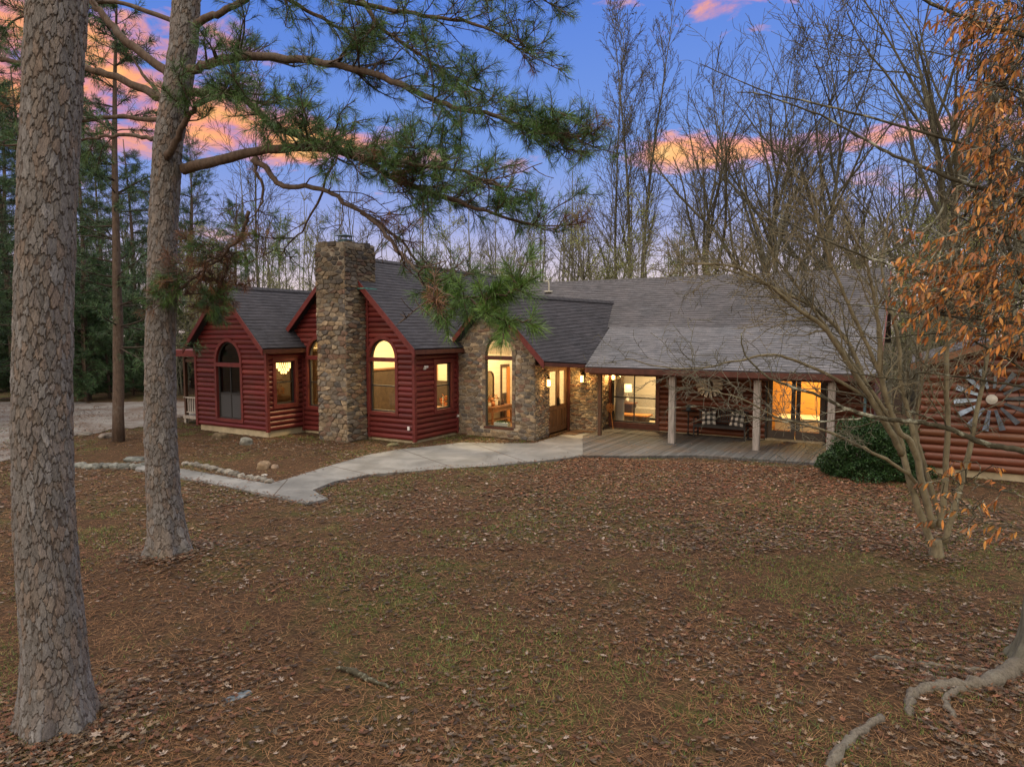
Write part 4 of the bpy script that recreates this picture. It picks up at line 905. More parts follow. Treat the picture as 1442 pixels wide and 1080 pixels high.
b = MB(); b.box((-.4, -.22, 0), (.4, .22, .015)); o = b.build('doormat', M['rug']); o.location = tuple(hw(3.75, 4.95, .047)); o.rotation_euler = (0, 0, -TH); tag(o, 'second doormat lying under the lantern on the stone wall', 'doormat')
# ------------------------------------------------------------------ outbuilding with windmill wheel
OB = empty('log_outbuilding', hw(15.6, 3.0), -TH); tag(OB, 'reddish brown log building with low gable and a large windmill wheel on its wall', 'building'); HOUSE_ = HOUSE; HOUSE = OB
WE = Wall('u', 0, -1.5, 1.6, .16, lim(0, 3.42, .36, .08)); log_wall(WE, 3.4, M['log_brown'], .2)
WEl = Wall('v', -1.5, 0, 6, .16, None, [], -1); log_wall(WEl, 2.85, M['log_brown'], .2)
b = MB(); b.box((-1.47, .03, -.2), (1.6, 6, .165)); b.build('foundation', M['foundation'], OB)
zE = lambda u: 3.46-abs(u)*.36
roof('roof', [([(0, -.4, zE(0)), (-1.75, -.4, zE(1.75)), (-1.75, 6.4, zE(1.75)), (0, 6.4, zE(0))], (0, 1)), ([(0, -.4, zE(0)), (0, 6.4, zE(0)), (2.2, 6.4, zE(2.2)), (2.2, -.4, zE(2.2))], (0, 1))], M['shingle_grey'])
board((0, -.402, zE(0)), (-1.77, -.402, zE(1.77)), .16, .035, fr, M['wood_mid']); board((0, -.402, zE(0)), (2.2, -.402, zE(2.2)), .16, .035, fr, M['wood_mid'])
HOUSE = HOUSE_
windmill('windmill_wheel', 'large windmill wheel with grey metal blades on the outbuilding wall', 15.57, 2.9, 1.97, .78, .27, 14, 'zinc', 'white_metal', None, hubsize=.12, w0=.16, tw=.6)
# ------------------------------------------------------------------ foliage helpers
def smooth_path(P, k=4, jit=0.0):
    P = np.asarray(P, float); n = len(P); out = []
    for i in range(n-1):
        p0, p1, p2, p3 = P[max(i-1, 0)], P[i], P[i+1], P[min(i+2, n-1)]
        for q in range(k):
            t = q/k; out.append(.5*((2*p1)+(-p0+p2)*t+(2*p0-5*p1+4*p2-p3)*t*t+(-p0+3*p1-3*p2+p3)*t**3)+(rng.normal(0, jit, 3) if jit else 0))
    out.append(P[-1]); return np.array(out)
def unit(v): return v/(np.linalg.norm(v, axis=-1, keepdims=True)+1e-9)
def needles(b, P, D, n, L, w, spread, cols, back=.14):
    P = np.asarray(P, float); D = unit(np.asarray(D, float)); m = len(P)
    P = np.repeat(P, n, 0); D0 = np.repeat(D, n, 0); k = len(P)
    r = unit(rng.normal(0, 1, (k, 3))); r = unit(r-D0*np.sum(r*D0, 1, keepdims=True)); phi = spread*np.sqrt(rng.uniform(0.02, 1, (k, 1)))
    d = D0*np.cos(phi)+r*np.sin(phi); d[:, 2] -= .10; d = unit(d); base = P-D0*rng.uniform(0, back, (k, 1))
    Ln = L*rng.uniform(.7, 1.15, (k, 1)); s = unit(np.cross(d, rng.normal(0, 1, (k, 3))))*w/2
    mid = base+d*Ln*.55; tip = base+d*Ln+np.array([0, 0, -1.])*Ln*rng.uniform(.0, .18, (k, 1))
    V = np.stack([base-s*.6, base+s*.6, mid+s, mid-s, tip], 1).reshape(-1, 3); i = np.arange(k)*5
    ci = np.repeat(rng.integers(0, len(cols), m), n); c = np.asarray(cols)[ci]*rng.uniform(.65, 1.35, (k, 1)); c = np.repeat(c, 5, 0)
    b.add(V, [np.stack([i, i+1, i+2, i+3], 1), np.stack([i+3, i+2, i+4], 1)], c)
GREEN = [(.055, .125, .026), (.07, .15, .032), (.042, .10, .03), (.085, .165, .035)]
BROWN = [(.17, .075, .03), (.13, .06, .03), (.20, .10, .045)]
def rdir(): return unit(rng.normal(0, 1, 3))
def wander(p, d, L, n, wob, grav=0.0):
    P = [np.array(p, float)]; d = unit(np.array(d, float)); s = L/n
    for i in range(n):
        d = unit(d+rng.normal(0, wob, 3)+np.array([0, 0, grav])); P.append(P[-1]+d*s)
    return np.array(P), d
# ------------------------------------------------------------------ plated pine trunks
def plated_trunk(P, R, na, nu, pw, ph, depth, seed, flare=.55, lobes=5, moss=True):
    r = np.random.default_rng(seed); P = np.asarray(P, float)
    seg = np.concatenate([[0], np.cumsum(np.linalg.norm(np.diff(P, axis=0), axis=1))]); S = np.linspace(0, seg[-1], nu)
    C = np.stack([np.interp(S, seg, P[:, k]) for k in range(3)], 1); Rr = np.interp(S, seg, R)
    th = np.arange(na)*2*PI/na; TH_, SS = np.meshgrid(th, S, indexing='xy')
    R0 = float(np.mean(R)); nc = max(6, int(round(2*PI*R0/pw))); nr = int(seg[-1]/ph)+4
    jx = r.uniform(-.42, .42, (nr, nc)); jy = r.uniform(-.42, .42, (nr, nc)); hid = r.uniform(0, 1, (nr, nc)); cid = r.uniform(0, 1, (nr, nc))
    wx = .22*np.sin(TH_*5+SS*7+seed)+.2*np.sin(TH_*13-SS*19)+.17*np.sin(TH_*31+SS*43)+.1*np.sin(TH_*57-SS*91); wy = .2*np.sin(TH_*7-SS*9)+.18*np.sin(TH_*19+SS*27)+.16*np.sin(TH_*37-SS*53)+.09*np.sin(TH_*73+SS*87)
    U = TH_/(2*PI)*nc+wx*.55; Vv = SS/ph+wy*.55+1; iu = np.floor(U).astype(int); iv = np.floor(Vv).astype(int)
    f1 = np.full(U.shape, 9.); f2 = np.full(U.shape, 9.); g1 = np.zeros(U.shape); c1 = np.zeros(U.shape); ly = np.zeros(U.shape); lx = np.zeros(U.shape); wt = r.uniform(-.33, .33, (nr, nc))
    for a in (-1, 0, 1):
        for c in (-1, 0, 1):
            ii = (iu+a) % nc; jj = np.clip(iv+c, 0, nr-1)
            dx = (iu+a+.5+jx[jj, ii])-U; dy = (iv+c+.5+jy[jj, ii])-Vv; d = np.sqrt(dx*dx*1.15+dy*dy*.85)+wt[jj, ii]
            m = d < f1; f2 = np.where(m, f1, np.minimum(f2, d)); g1 = np.where(m, hid[jj, ii], g1); c1 = np.where(m, cid[jj, ii], c1); ly = np.where(m, -dy, ly); lx = np.where(m, -dx, lx); f1 = np.where(m, d, f1)
    fine = sum(np.sin(TH_*a_+SS*b_+p_) for a_, b_, p_ in ((43, 61, 1), (71, -97, 2), (29, 83, 3), (103, 41, 4)))/4
    vary = sum(np.sin(TH_*a_+SS*b_+p_) for a_, b_, p_ in ((3, 4.1, 1), (7, -9.7, 2), (11, 6.3, 3), (5, 14.1, 4)))/4
    ed = f2-f1; thr = .02+.10*np.clip(vary*1.4+.25+.25*np.sin(TH_*37+SS*29), 0, 1); e = np.clip((ed-thr)/.10, 0, 1); e = e*e*(3-2*e)
    tilt = np.clip(.5-ly*.75*(hid[0, 0]*0+1), -.1, 1.1); h = depth*(e*(.25+.55*g1+.75*tilt)+.22*np.round(fine*1.6)/1.6*e+.05*r.normal(0, 1, U.shape))
    h = h+depth*.9*vary
    z = SS; fl = flare*np.exp(-z/.32)*(1+.45*np.sin(lobes*TH_+seed)+.25*np.sin((lobes+3)*TH_+seed*2))+.10*np.exp(-z/1.2)
    low = 1+.03*np.sin(2*TH_+z*.8)+.02*np.sin(3*TH_-z*1.7)
    rad = Rr[:, None]*(low+fl)+h
    V = C[:, None, :]+np.stack([rad*np.cos(TH_), rad*np.sin(TH_), np.zeros_like(rad)], -1)
    pal = np.array([(.17, .152, .14), (.165, .158, .153), (.175, .152, .132), (.15, .142, .135), (.195, .19, .186), (.18, .146, .122), (.15, .142, .134)])
    col = pal[np.minimum((c1*len(pal)).astype(int), len(pal)-1)]*((.88+.24*g1)*(1+.10*np.round(fine*1.6)))[..., None]
    dk = np.array([.085, .066, .054]); col = dk+(col-dk)*np.clip(.25+e*1.1, 0, 1)[..., None]
    if moss:
        mm = np.clip((.35-z)/.35, 0, 1)*(.5+.5*np.sin(TH_*4+2))*.7; col = col*(1-mm[..., None])+np.array([.05, .085, .025])*mm[..., None]
    b = MB(); i, j = np.meshgrid(np.arange(nu-1), np.arange(na), indexing='ij'); k = (j+1) % na
    b.add(V.reshape(-1, 3), [np.stack([i*na+j, i*na+k, (i+1)*na+k, (i+1)*na+j], -1).reshape(-1, 4)], col.reshape(-1, 3)); return b
def pine_limb(bb, nb, pts, r0, r1, dens=7, f0=.25, sub=(.5, 1.3), tufts=(6, 11), n=36, L=.145, w=.0046, dead=.12, brown=.04, up=.15, spread=1.25):
    P = smooth_path(pts, 5, .012); m = len(P); R = np.linspace(r0, r1, m)**1.0; bb.tube(P, R, 9, jit=.06)
    seg = np.linalg.norm(np.diff(P, axis=0), axis=1).sum(); T = unit(np.gradient(P, axis=0)); TP, TD, BP, BD = [], [], [], []
    for k in range(int(dens*seg*(1-f0))):
        t = f0+(1-f0)*rng.uniform()**.85; i = min(m-1, int(t*(m-1))); tan = T[i]
        side = unit(np.cross(tan, (0, 0, 1.)))*rng.choice([-1, 1]); d = unit(tan*rng.uniform(.3, 1)+side*rng.uniform(.3, 1)+np.array([0, 0, rng.normal(up, .35)]))
        Ls = rng.uniform(*sub)*(1.1-.5*t); Q, dd = wander(P[i], d, Ls, 6, .16, .03); isdead = rng.uniform() < dead*(1.6-t)
        bb.tube(Q, np.linspace(max(.008, R[i]*.32), .005, 7), 5); br = rng.uniform() < brown
        for q in range(rng.integers(*tufts)):
            tt = rng.uniform(.3, 1); a = Q[min(6, int(tt*6))]; d2 = unit(dd*.8+rdir()*.9+(0, 0, .15)); lt = rng.uniform(.08, .34); Q2, d3 = wander(a, d2, lt, 3, .15, .05)
            bb.tube(Q2, np.linspace(.006, .0035, 4), 4)
            if not isdead: (BP if br else TP).append(Q2[-1]); (BD if br else TD).append(d3)
        if not isdead: (BP if br else TP).append(Q[-1]); (BD if br else TD).append(dd)
    if not TP == []: needles(nb, TP, TD, n, L, w, spread*.85, GREEN)
    if BP: needles(nb, BP, BD, n, L*.9, w, spread*1.1, BROWN)
def pathpx(L, y0, y1):
    n = len(L); return [at(x, y, y0+(y1-y0)*i/(n-1)) for i, (x, y) in enumerate(L)]
# pine 1 (largest)
b1 = gp(76, 1040); Y1 = 5.85
P1 = [at(80, 1062, Y1)]+[at(x, y, Y1) for x, y in ((80, 1000), (76, 900), (68, 800), (62, 700), (59, 600), (60, 500), (62, 400), (66, 300), (71, 200), (76, 100), (82, 0), (90, -140), (98, -300))]
t = tag(empty('pine_tree', P1[0]*np.array([1, 1, 0])), 'thickest pine with moss at its foot and no limbs in view', 'tree')
def shift(P, o): return [np.asarray(p)-np.array([o.location[0], o.location[1], o.location[2]]) for p in P]
pb = plated_trunk(shift(P1, t), np.linspace(.222, .205, len(P1)), 440, 2000, .040, .105, .010, 3, .8); pb.build('trunk', M['bark_plate'], t, True)
# pine 2
Y2 = 10.72
P2 = [at(240, 795, Y2)]+[at(x, y, Y2) for x, y in ((238, 760), (231, 700), (226, 600), (225, 500), (228, 400), (231, 300), (237, 200), (250, 120), (259, 60), (263, 0), (268, -100), (274, -220))]
t2 = tag(empty('pine_tree', P2[0]*np.array([1, 1, 0])), 'plated pine with long green limbs reaching over the house roof', 'tree')
pb = plated_trunk(shift(P2, t2), np.linspace(.232, .17, len(P2)), 320, 1700, .048, .118, .012, 8, .75); pb.build('trunk', M['bark_plate'], t2, True)
def limb(parent, pts, r0, r1, **kw):
    bb, nb = MB(), MB(); pine_limb(bb, nb, shift(pts, parent), r0, r1, **kw); o = bb.build('branch', M['bark_limb'], parent, True)
    if nb.n: nb.build('needles', M['needle'], o)
limb(t2, pathpx([(258, 238), (295, 230), (329, 220), (387, 209), (444, 209), (507, 224), (569, 258), (622, 276), (684, 298), (760, 318)], 10.7, 8.2), .085, .012, dens=14, f0=.36, n=32)
limb(t2, pathpx([(268, 100), (300, 88), (351, 80), (440, 87), (524, 104), (587, 129), (640, 153), (693, 160), (738, 182), (773, 187), (825, 198)], 10.6, 8.4), .07, .010, dens=13, f0=.08, n=34)
limb(t2, pathpx([(268, 130), (307, 129), (347, 142), (387, 178), (453, 202), (507, 222), (570, 230), (640, 240), (705, 262)], 10.6, 8.0), .06, .012, dens=13, f0=.14, n=36)
limb(t2, pathpx([(360, 224), (380, 245), (400, 262), (453, 267), (489, 289), (524, 307), (560, 335), (590, 370), (620, 398)], 10.0, 8.8), .045, .010, dens=7, f0=.3, dead=.5, brown=.35, tufts=(2, 5))
limb(t2, pathpx([(232, 222), (245, 205), (258, 175), (272, 155), (300, 138), (330, 128)], 10.5, 9.9), .06, .02, dens=16, f0=.45, sub=(.3, .8))
limb(t2, pathpx([(274, 36), (300, 22), (330, 8), (360, -6), (420, -30)], 10.7, 10.0), .06, .03, dens=8, f0=.5)
limb(t2, pathpx([(268, -90), (320, -72), (400, -40), (480, -2), (569, 18), (631, 27), (684, 40), (729, 67), (750, 82)], 10.6, 9.2), .05, .008, dens=11, f0=.3, sub=(.4, 1.1), dead=.2, tufts=(3, 6), n=30)
limb(t2, pathpx([(268, -100), (350, -50), (409, 0), (462, 31), (489, 44), (530, 62)], 10.7, 10.2), .045, .010, dens=12, f0=.35, dead=.2, n=34, tufts=(3, 6))
limb(t2, pathpx([(272, -170), (420, -60), (507, 0), (529, 31), (578, 71), (640, 110), (680, 130)], 10.7, 9.6), .05, .009, dens=12, f0=.45, dead=.2, n=34, tufts=(3, 6))
limb(t2, pathpx([(270, -125), (400, -90), (560, -60), (680, -30), (770, 2)], 10.6, 9.6), .05, .008, dens=12, f0=.4, n=34)
limb(t2, pathpx([(242, 108), (226, 95), (178, 59), (150, 28), (126, 0), (90, -40)], 10.7, 10.9), .075, .04, dens=3, f0=.5, dead=.6)
limb(t2, pathpx([(240, 150), (222, 137), (174, 113), (118, 96), (60, 92), (0, 84), (-50, 70)], 10.7, 11.2), .07, .03, dens=9, f0=.45)
limb(t2, pathpx([(225, 196), (207, 193), (167, 191), (130, 195), (100, 200)], 10.7, 10.9), .04, .012, dens=8, f0=.4, dead=.4)
limb(t2, pathpx([(235, 148), (215, 122), (198, 100), (186, 80)], 10.7, 10.9), .04, .010, dens=4, f0=.6, dead=1)
limb(t2, pathpx([(232, 170), (160, 165), (90, 180), (20, 205), (-20, 200)], 10.9, 12.2), .04, .010, dens=10, f0=.3)
limb(t2, pathpx([(262, 40), (190, 10), (120, 2), (40, 20), (0, 45)], 10.7, 12), .04, .010, dens=9, f0=.4, n=34)
# dead hook branches and low limb towards the roof with the bright near tufts
limb(t2, pathpx([(356, 225), (362, 245), (371, 268), (366, 292), (350, 310)], 10.0, 10.0), .03, .008, dens=5, f0=.3, dead=1)
limb(t2, pathpx([(352, 300), (340, 330), (322, 352), (300, 372), (270, 392), (250, 420)], 10.0, 10.6), .03, .008, dens=18, f0=.2, brown=.45, sub=(.4, .9))
limb(t2, pathpx([(320, 352), (318, 380), (310, 410), (292, 440)], 10.8, 11.0), .02, .008, dens=20, f0=.2, brown=.35, sub=(.3, .8), n=52)
limb(t2, pathpx([(510, 300), (545, 330), (560, 352), (590, 385), (600, 402), (640, 420)], 9.35, 6.9), .03, .010, dens=6, f0=.35, dead=.6, brown=.3)
GREEN_ = GREEN; GREEN = [(.085, .18, .028), (.07, .15, .026), (.105, .20, .032)]
limb(t2, pathpx([(592, 392), (610, 408), (640, 418), (668, 420), (695, 418), (722, 412)], 7.8, 6.7), .018, .008, dens=11, f0=.05, sub=(.15, .45), n=66, L=.17, dead=0, brown=.0, tufts=(3, 6), up=-.25, spread=1.25)
limb(t2, pathpx([(660, 420), (690, 440), (715, 452), (748, 450)], 7.1, 6.6), .014, .006, dens=7, f0=.3, sub=(.15, .35), n=66, L=.17, dead=0, brown=.1, tufts=(2, 4))
limb(t2, pathpx([(470, 225), (440, 300), (420, 330), (395, 360)], 9.6, 10.4), .02, .007, dens=7, f0=.4, dead=.1, n=34)
GREEN = GREEN_
# ------------------------------------------------------------------ other pines
def bg_pine(seed, H, r0, z0, Lb, droop, step=.55, n=13, w=.013, L=.22):
    global rng; rng = np.random.default_rng(seed); tb, cb, nb = MB(), MB(), MB()
    Q, _ = wander((0, 0, -.1), (0, 0, 1), H, 14, .02, .05); tb.tube(Q, np.linspace(r0, r0*.12, 15), 12, jit=.05); TP, TD = [], []; z = z0
    while z < H*.97:
        f = (z-z0)/(H-z0); c = Q[min(14, int(z/H*14))]+(Q[min(14, int(z/H*14)+1)]-Q[min(14, int(z/H*14))])*((z/H*14) % 1)
        for k in range(rng.integers(3, 6)):
            a = rng.uniform(0, 2*PI); l = Lb*(1-f)**.7*rng.uniform(.5, 1.1)+.3; d = np.array([math.cos(a), math.sin(a), rng.normal(.15+.35*f, .12)]); B, dd = wander(c, d, l, 6, .1, droop)
            cb.tube(B, np.linspace(.035*(1-f*.6), .008, 7), 4)
            for q in range(int(3+l*5)):
                tt = rng.uniform(.25, 1); p = B[min(6, int(tt*6))]; d2 = unit(dd+rdir()*.9+(0, 0, .2)); lt = rng.uniform(.15, .55); cb.tube([p, p+d2*lt*.5, p+d2*lt], [.01, .008, .006], 3, cap=False)
                TP += [p+d2*lt, p+d2*lt*.6]; TD += [d2, d2]
        z += step*rng.uniform(.6, 1.3)
    needles(nb, TP, TD, n, L, w, 1.3, [(.034, .085, .028), (.045, .105, .03), (.028, .068, .028), (.055, .11, .038)], .2); return tb, cb, nb
def bg_pine_obj(seed, mat='bark_limb', **kw):
    tb, cb, nb = bg_pine(seed, **kw); t = empty('pine_tree'); tb.build('trunk', M[mat], t, True); c = cb.build('branch', M['bark_dark'], t); nb.build('needles', M['needle'], c); return t
pA_ = bg_pine_obj(21, H=15, r0=.19, z0=3.2, Lb=3.0, droop=-.02); pB_ = bg_pine_obj(22, H=17, r0=.2, z0=2.2, Lb=3.4, droop=-.04, step=.6); pC_ = bg_pine_obj(23, H=6.5, r0=.08, z0=.5, Lb=2.0, droop=.0, step=.35, n=16)
rng = np.random.default_rng(99)
tag(pA_, 'slim dark pine at the gravel driveway, between the two thick plated trunks', 'tree'); p = gp(167, 622); pA_.location = (p[0], p[1], 0)
def put(src, px, Y, s, rz, label, group, first=[0]):
    c = copy_tree(src) if src.get('label') else src; c.location = (float(at(px, 468, Y)[0]), Y, -.1); c.scale = (s, s, s); c.rotation_euler = (0, 0, rz); tag(c, label, 'tree', group); return c
GP_ = 'evergreen pines beyond the driveway'; k = 0
LBL = 'tall dark green pine in the stand beyond the driveway'
for px, Y, s in ((55, 30, 1.0), (-30, 27, 1.05), (20, 36, 1.15), (120, 36, .95), (195, 41, 1.0), (270, 44, .95), (-90, 33, 1.1), (95, 47, 1.25), (235, 52, 1.1), (10, 50, 1.3), (330, 56, 1.0), (-140, 26, 1.1), (150, 52, 1.2)):
    put(pB_ if k % 2 else pA_, px, Y, s, rng.uniform(0, 6), LBL, GP_); k += 1
LB2 = 'bushy young pine with branches low to the ground beyond the driveway'; GP2 = 'young pines beyond the driveway'
tag(pC_, LB2, 'tree', GP2); pC_.location = (float(at(118, 468, 35.5)[0]), 35.5, -.1)
for px, Y, s in ((150, 37, 1.1), (40, 37, 1.0), (185, 39, .8), (-20, 36, 1.1), (215, 42, .9), (80, 43, 1.2), (250, 45, .9), (10, 42, 1.3), (295, 46, .8), (130, 42, 1.3), (175, 45, 1.3)): put(pC_, px, Y, s, rng.uniform(0, 6), LB2, GP2)
# ------------------------------------------------------------------ bare trees
def bare(b, p, d, L, r, lev, maxl, prm, tips):
    nseg = prm['seg'][lev]; P, dd = wander(p, d, L, nseg, prm['wob'][lev], prm['grav'][lev]); R = np.linspace(r, max(prm['rmin'], r*prm['tap'][lev]), nseg+1)
    b.tube(P, R, prm['sides'][lev], cap=False)
    if lev == maxl: tips.append(P[-1]); tips.append(P[len(P)//2]); return
    n = prm['kids'][lev]; T = unit(np.gradient(P, axis=0)); n = max(1, int(n*rng.uniform(.75, 1.25)))
    for k in range(n):
        f0 = prm['f0'][lev]; t = f0+(1-f0)*(k+rng.uniform(0, 1))/n; x = t*nseg; i = min(nseg-1, int(x)); q = P[i]+(P[i+1]-P[i])*(x-i)
        a = rng.normal(prm['ang'][lev], .18); side = rdir(); side = unit(side-T[i]*(side@T[i])); d2 = T[i]*math.cos(a)+side*math.sin(a)
        l2 = L*prm['len'][lev]*rng.uniform(.55, 1.2)*(1-prm['dec'][lev]*(t-f0)/(1-f0)); r2 = min(R[i]*.7, R[i]*prm['rr'][lev]*rng.uniform(.7, 1.2))
        bare(b, q, d2, max(l2, .15), max(r2, prm['rmin']), lev+1, maxl, prm, tips)
def forest_tree(seed, H, r0, prm_over={}, leaf=0, leafcol=(.05, .045, .03), lsize=.06, mat='bark_grey'):
    global rng; rng = np.random.default_rng(seed)
    prm = dict(seg=[12, 7, 5, 3], wob=[.025, .09, .13, .15], grav=[.03, .05, .05, .03], rmin=.012, tap=[.12, .25, .35, .5], sides=[8, 5, 3, 3], kids=[30, 8, 6, 0], f0=[.30, .15, .12, 0],
               ang=[.65, .6, .65, .6], len=[.32, .5, .5, .5], dec=[.72, .4, .4, .5], rr=[.32, .5, .5, .5]); prm.update(prm_over)
    tb, cb = MB(), MB(); tips = []; b = MB()
    nseg = 12; P, dd = wander((0, 0, -.2), (0, 0, 1), H, nseg, prm['wob'][0], prm['grav'][0]); R = r0*(1-np.linspace(0, 1, nseg+1)**.75*.94); R[0] *= 1.25; tb.tube(P, R, 10, jit=.04)
    T = unit(np.gradient(P, axis=0)); n = prm['kids'][0]
    for k in range(n):
        f0 = prm['f0'][0]; t = f0+(1-f0)*(k+rng.uniform())/n; x = t*nseg; i = min(nseg-1, int(x)); q = P[i]+(P[i+1]-P[i])*(x-i); a = rng.normal(prm['ang'][0], .15)*(1-.3*t); side = rdir(); side = unit(side-T[i]*(side@T[i])); d2 = T[i]*math.cos(a)+side*math.sin(a)
        l2 = H*prm['len'][0]*rng.uniform(.5, 1.15)*(1-prm['dec'][0]*(t-f0)/(1-f0)); bare(cb, q, d2, l2, max(R[i]*prm['rr'][0], .02), 1, 3, prm, tips)
    t = empty('bare_tree'); tb.build('trunk', M[mat], t, True); c = cb.build('crown', M['bark_twig' if mat == 'bark_grey' else mat], t)
    if leaf:
        tips = np.array(tips); sel = tips[rng.integers(0, len(tips), leaf)]+rng.normal(0, .15, (leaf, 3)); lb = MB(); a = unit(rng.normal(0, 1, (leaf, 3)))*lsize; e = unit(rng.normal(0, 1, (leaf, 3)))*lsize*.7
        V = np.stack([sel, sel+a+e*.5, sel+a*2, sel+a-e*.5], 1).reshape(-1, 3); i = np.arange(leaf)*4; lb.add(V, [np.stack([i, i+1, i+2, i+3], 1)], np.repeat(np.array(leafcol)*rng.uniform(.5, 1.5, (leaf, 1)), 4, 0)); lb.build('leaves', M['orange_leaf'], c)
    return t
TV = [forest_tree(31, 24, .17, leaf=900), forest_tree(32, 21, .15, dict(kids=[22, 7, 5, 0], f0=[.42, .15, .15, 0]), leaf=500), forest_tree(33, 25, .19, dict(ang=[.45, .5, .6, .6], len=[.28, .4, .5, .5])), forest_tree(34, 17, .10, dict(kids=[20, 6, 5, 0], f0=[.3, .2, .2, 0], len=[.26, .45, .5, .5])), forest_tree(35, 15, .30, dict(kids=[11, 9, 7, 0], f0=[.36, .2, .15, 0], ang=[.62, .6, .7, .6], len=[.78, .42, .5, .5], dec=[.4, .4, .4, .5], rr=[.72, .5, .5, .5], wob=[.07, .10, .15, .15]))]
UN = [forest_tree(36, 9, .08, dict(kids=[22, 6, 5, 0], f0=[.15, .2, .2, 0], ang=[.9, .7, .7, .6], len=[.4, .5, .5, .5], rmin=.01), leaf=2600, leafcol=(.24, .27, .08), lsize=.055, mat='bark_far'), forest_tree(37, 7, .06, dict(kids=[20, 7, 5, 0], f0=[.1, .2, .2, 0], ang=[.9, .7, .7, .6], len=[.45, .5, .5, .5], wob=[.07, .15, .18, .15], rmin=.009), leaf=1500, leafcol=(.21, .22, .075), lsize=.05, mat='bark_far')]
rng = np.random.default_rng(5)
LT = ['tall bare tree with fine upright twigs in the wood behind the house', 'tall bare tree with high crown in the wood behind the house', 'tall bare straight tree with steep branches in the wood behind the house', 'slim bare tree in the wood behind the house', 'spreading bare tree with crooked limbs in the wood behind the house']
def tp(src, px, Y, s, label, group, rz=None, sz=None):
    c = src if src.get('used') is None else copy_tree(src); src['used'] = 1
    c.location = (float(at(px, 468, Y)[0]), Y, 0); c.scale = (s, s, sz or s); c.rotation_euler = (rng.normal(0, .02), rng.normal(0, .02), rng.uniform(0, 6.28) if rz is None else rz); tag(c, label, 'tree', group); return c
# landmark trees read off the photograph
tp(TV[2], 884, 41, .93, 'tallest upright tree of the close trio behind the entry roof', None); tp(TV[0], 868, 42, .90, 'dark-twigged tree of the close trio behind the entry roof', None); tp(TV[2], 902, 42.5, .95, 'outermost tree of the close trio behind the entry roof', None)
tp(TV[4], 1092, 37, .98, 'large spreading bare tree rising behind the middle of the porch roof', None, 1.0); tp(TV[4], 1074, 38, .95, 'broad forked tree standing close beside the large spreading one behind the porch roof', None, 3.0); tp(TV[4], 1300, 33, 1.25, 'big spreading bare tree behind the ridge end above the crape myrtle', None, 4.2); tp(TV[4], 1420, 31, 1.2, 'spreading bare tree rising behind the densest orange leaves', None, 5.1); tp(TV[4], 1190, 37, 1.1, 'spreading bare tree between the ridge end and the middle of the porch roof', None, .3); tp(TV[4], 990, 40, .95, 'round-crowned bare tree right behind the vent pipe side of the ridge', None, 2.6); tp(TV[4], 1340, 30, 1.02, 'mossy leaning tree behind the outbuilding under the orange leaves', None, 2.0)
G3 = 'bare trees of the wood behind the house'; n = 0
while n < 56:
    px = rng.uniform(-120, 1560); Y = rng.uniform(38, 62) if px < 1000 else rng.uniform(30, 58)
    x = at(px, 468, Y)[0]; u_, v_, _ = hl((x, Y, 0))
    if v_ < 17 and u_ > -14 and u_ < 14: continue
    if px < 330 and Y < 44: continue
    k = rng.choice([0, 1, 2, 3, 3, 4, 4, 4]); s = rng.uniform(.68, .9)*(1.0 if px > 250 else .85)
    if 560 < px < 800: s *= .88
    tp(TV[k], px, Y, s, LT[k], G3+' ('+['fine-twigged', 'high-crowned', 'steep-branched', 'slim', 'crooked'][k]+')'); n += 1
n = 0
while n < 64:
    px = rng.uniform(240, 1500); Y = rng.uniform(37, 48) if px < 1000 else rng.uniform(29, 42); x = at(px, 468, Y)[0]; u_, v_, _ = hl((x, Y, 0))
    if v_ < 16 and u_ > -14 and u_ < 14: continue
    k = n % 2; tp(UN[k], px, Y, rng.uniform(.75, 1.25), ['small pale understory tree with a few yellow-green leaves behind the roofs', 'low crooked understory tree with sparse olive leaves behind the roofs'][k], ['leafy understory trees behind the roofs', 'crooked understory trees behind the roofs'][k]); n += 1
# far woodland as one mass
def far_mass():
    b = MB()
    for t_ in range(210):
        px = rng.uniform(-260, 1700); Y = rng.uniform(62, 110); H = rng.uniform(13, 22)*(Y/75)**.5; c = np.array([at(px, 468, Y)[0], Y, 0]); P, d = wander(c, (0, 0, 1), H, 6, .04, .03); b.tube(P, np.linspace(.15, .03, 7)*rng.uniform(.5, 1.2), 4, cap=False)
        for k in range(15):
            t = rng.uniform(.2, .98); q = P[min(6, int(t*6))]; a = rng.uniform(0, 6.28); d2 = np.array([math.cos(a)*.7, math.sin(a)*.7, .9]); l = H*.22*(1.15-t); Q, dd = wander(q, d2, l, 3, .15, .04); b.tube(Q, np.linspace(.05, .018, 4), 3, cap=False)
            for z in range(4): p = Q[rng.integers(1, 4)]; Q2, _ = wander(p, unit(dd+rdir()*.8), l*.5, 2, .15, .03); b.tube(Q2, [.025, .018, .012], 3, cap=False)
    return b
tag(far_mass().build('woodland', M['bark_far']), 'far grey wood of bare trunks behind everything', None, None, 'stuff')
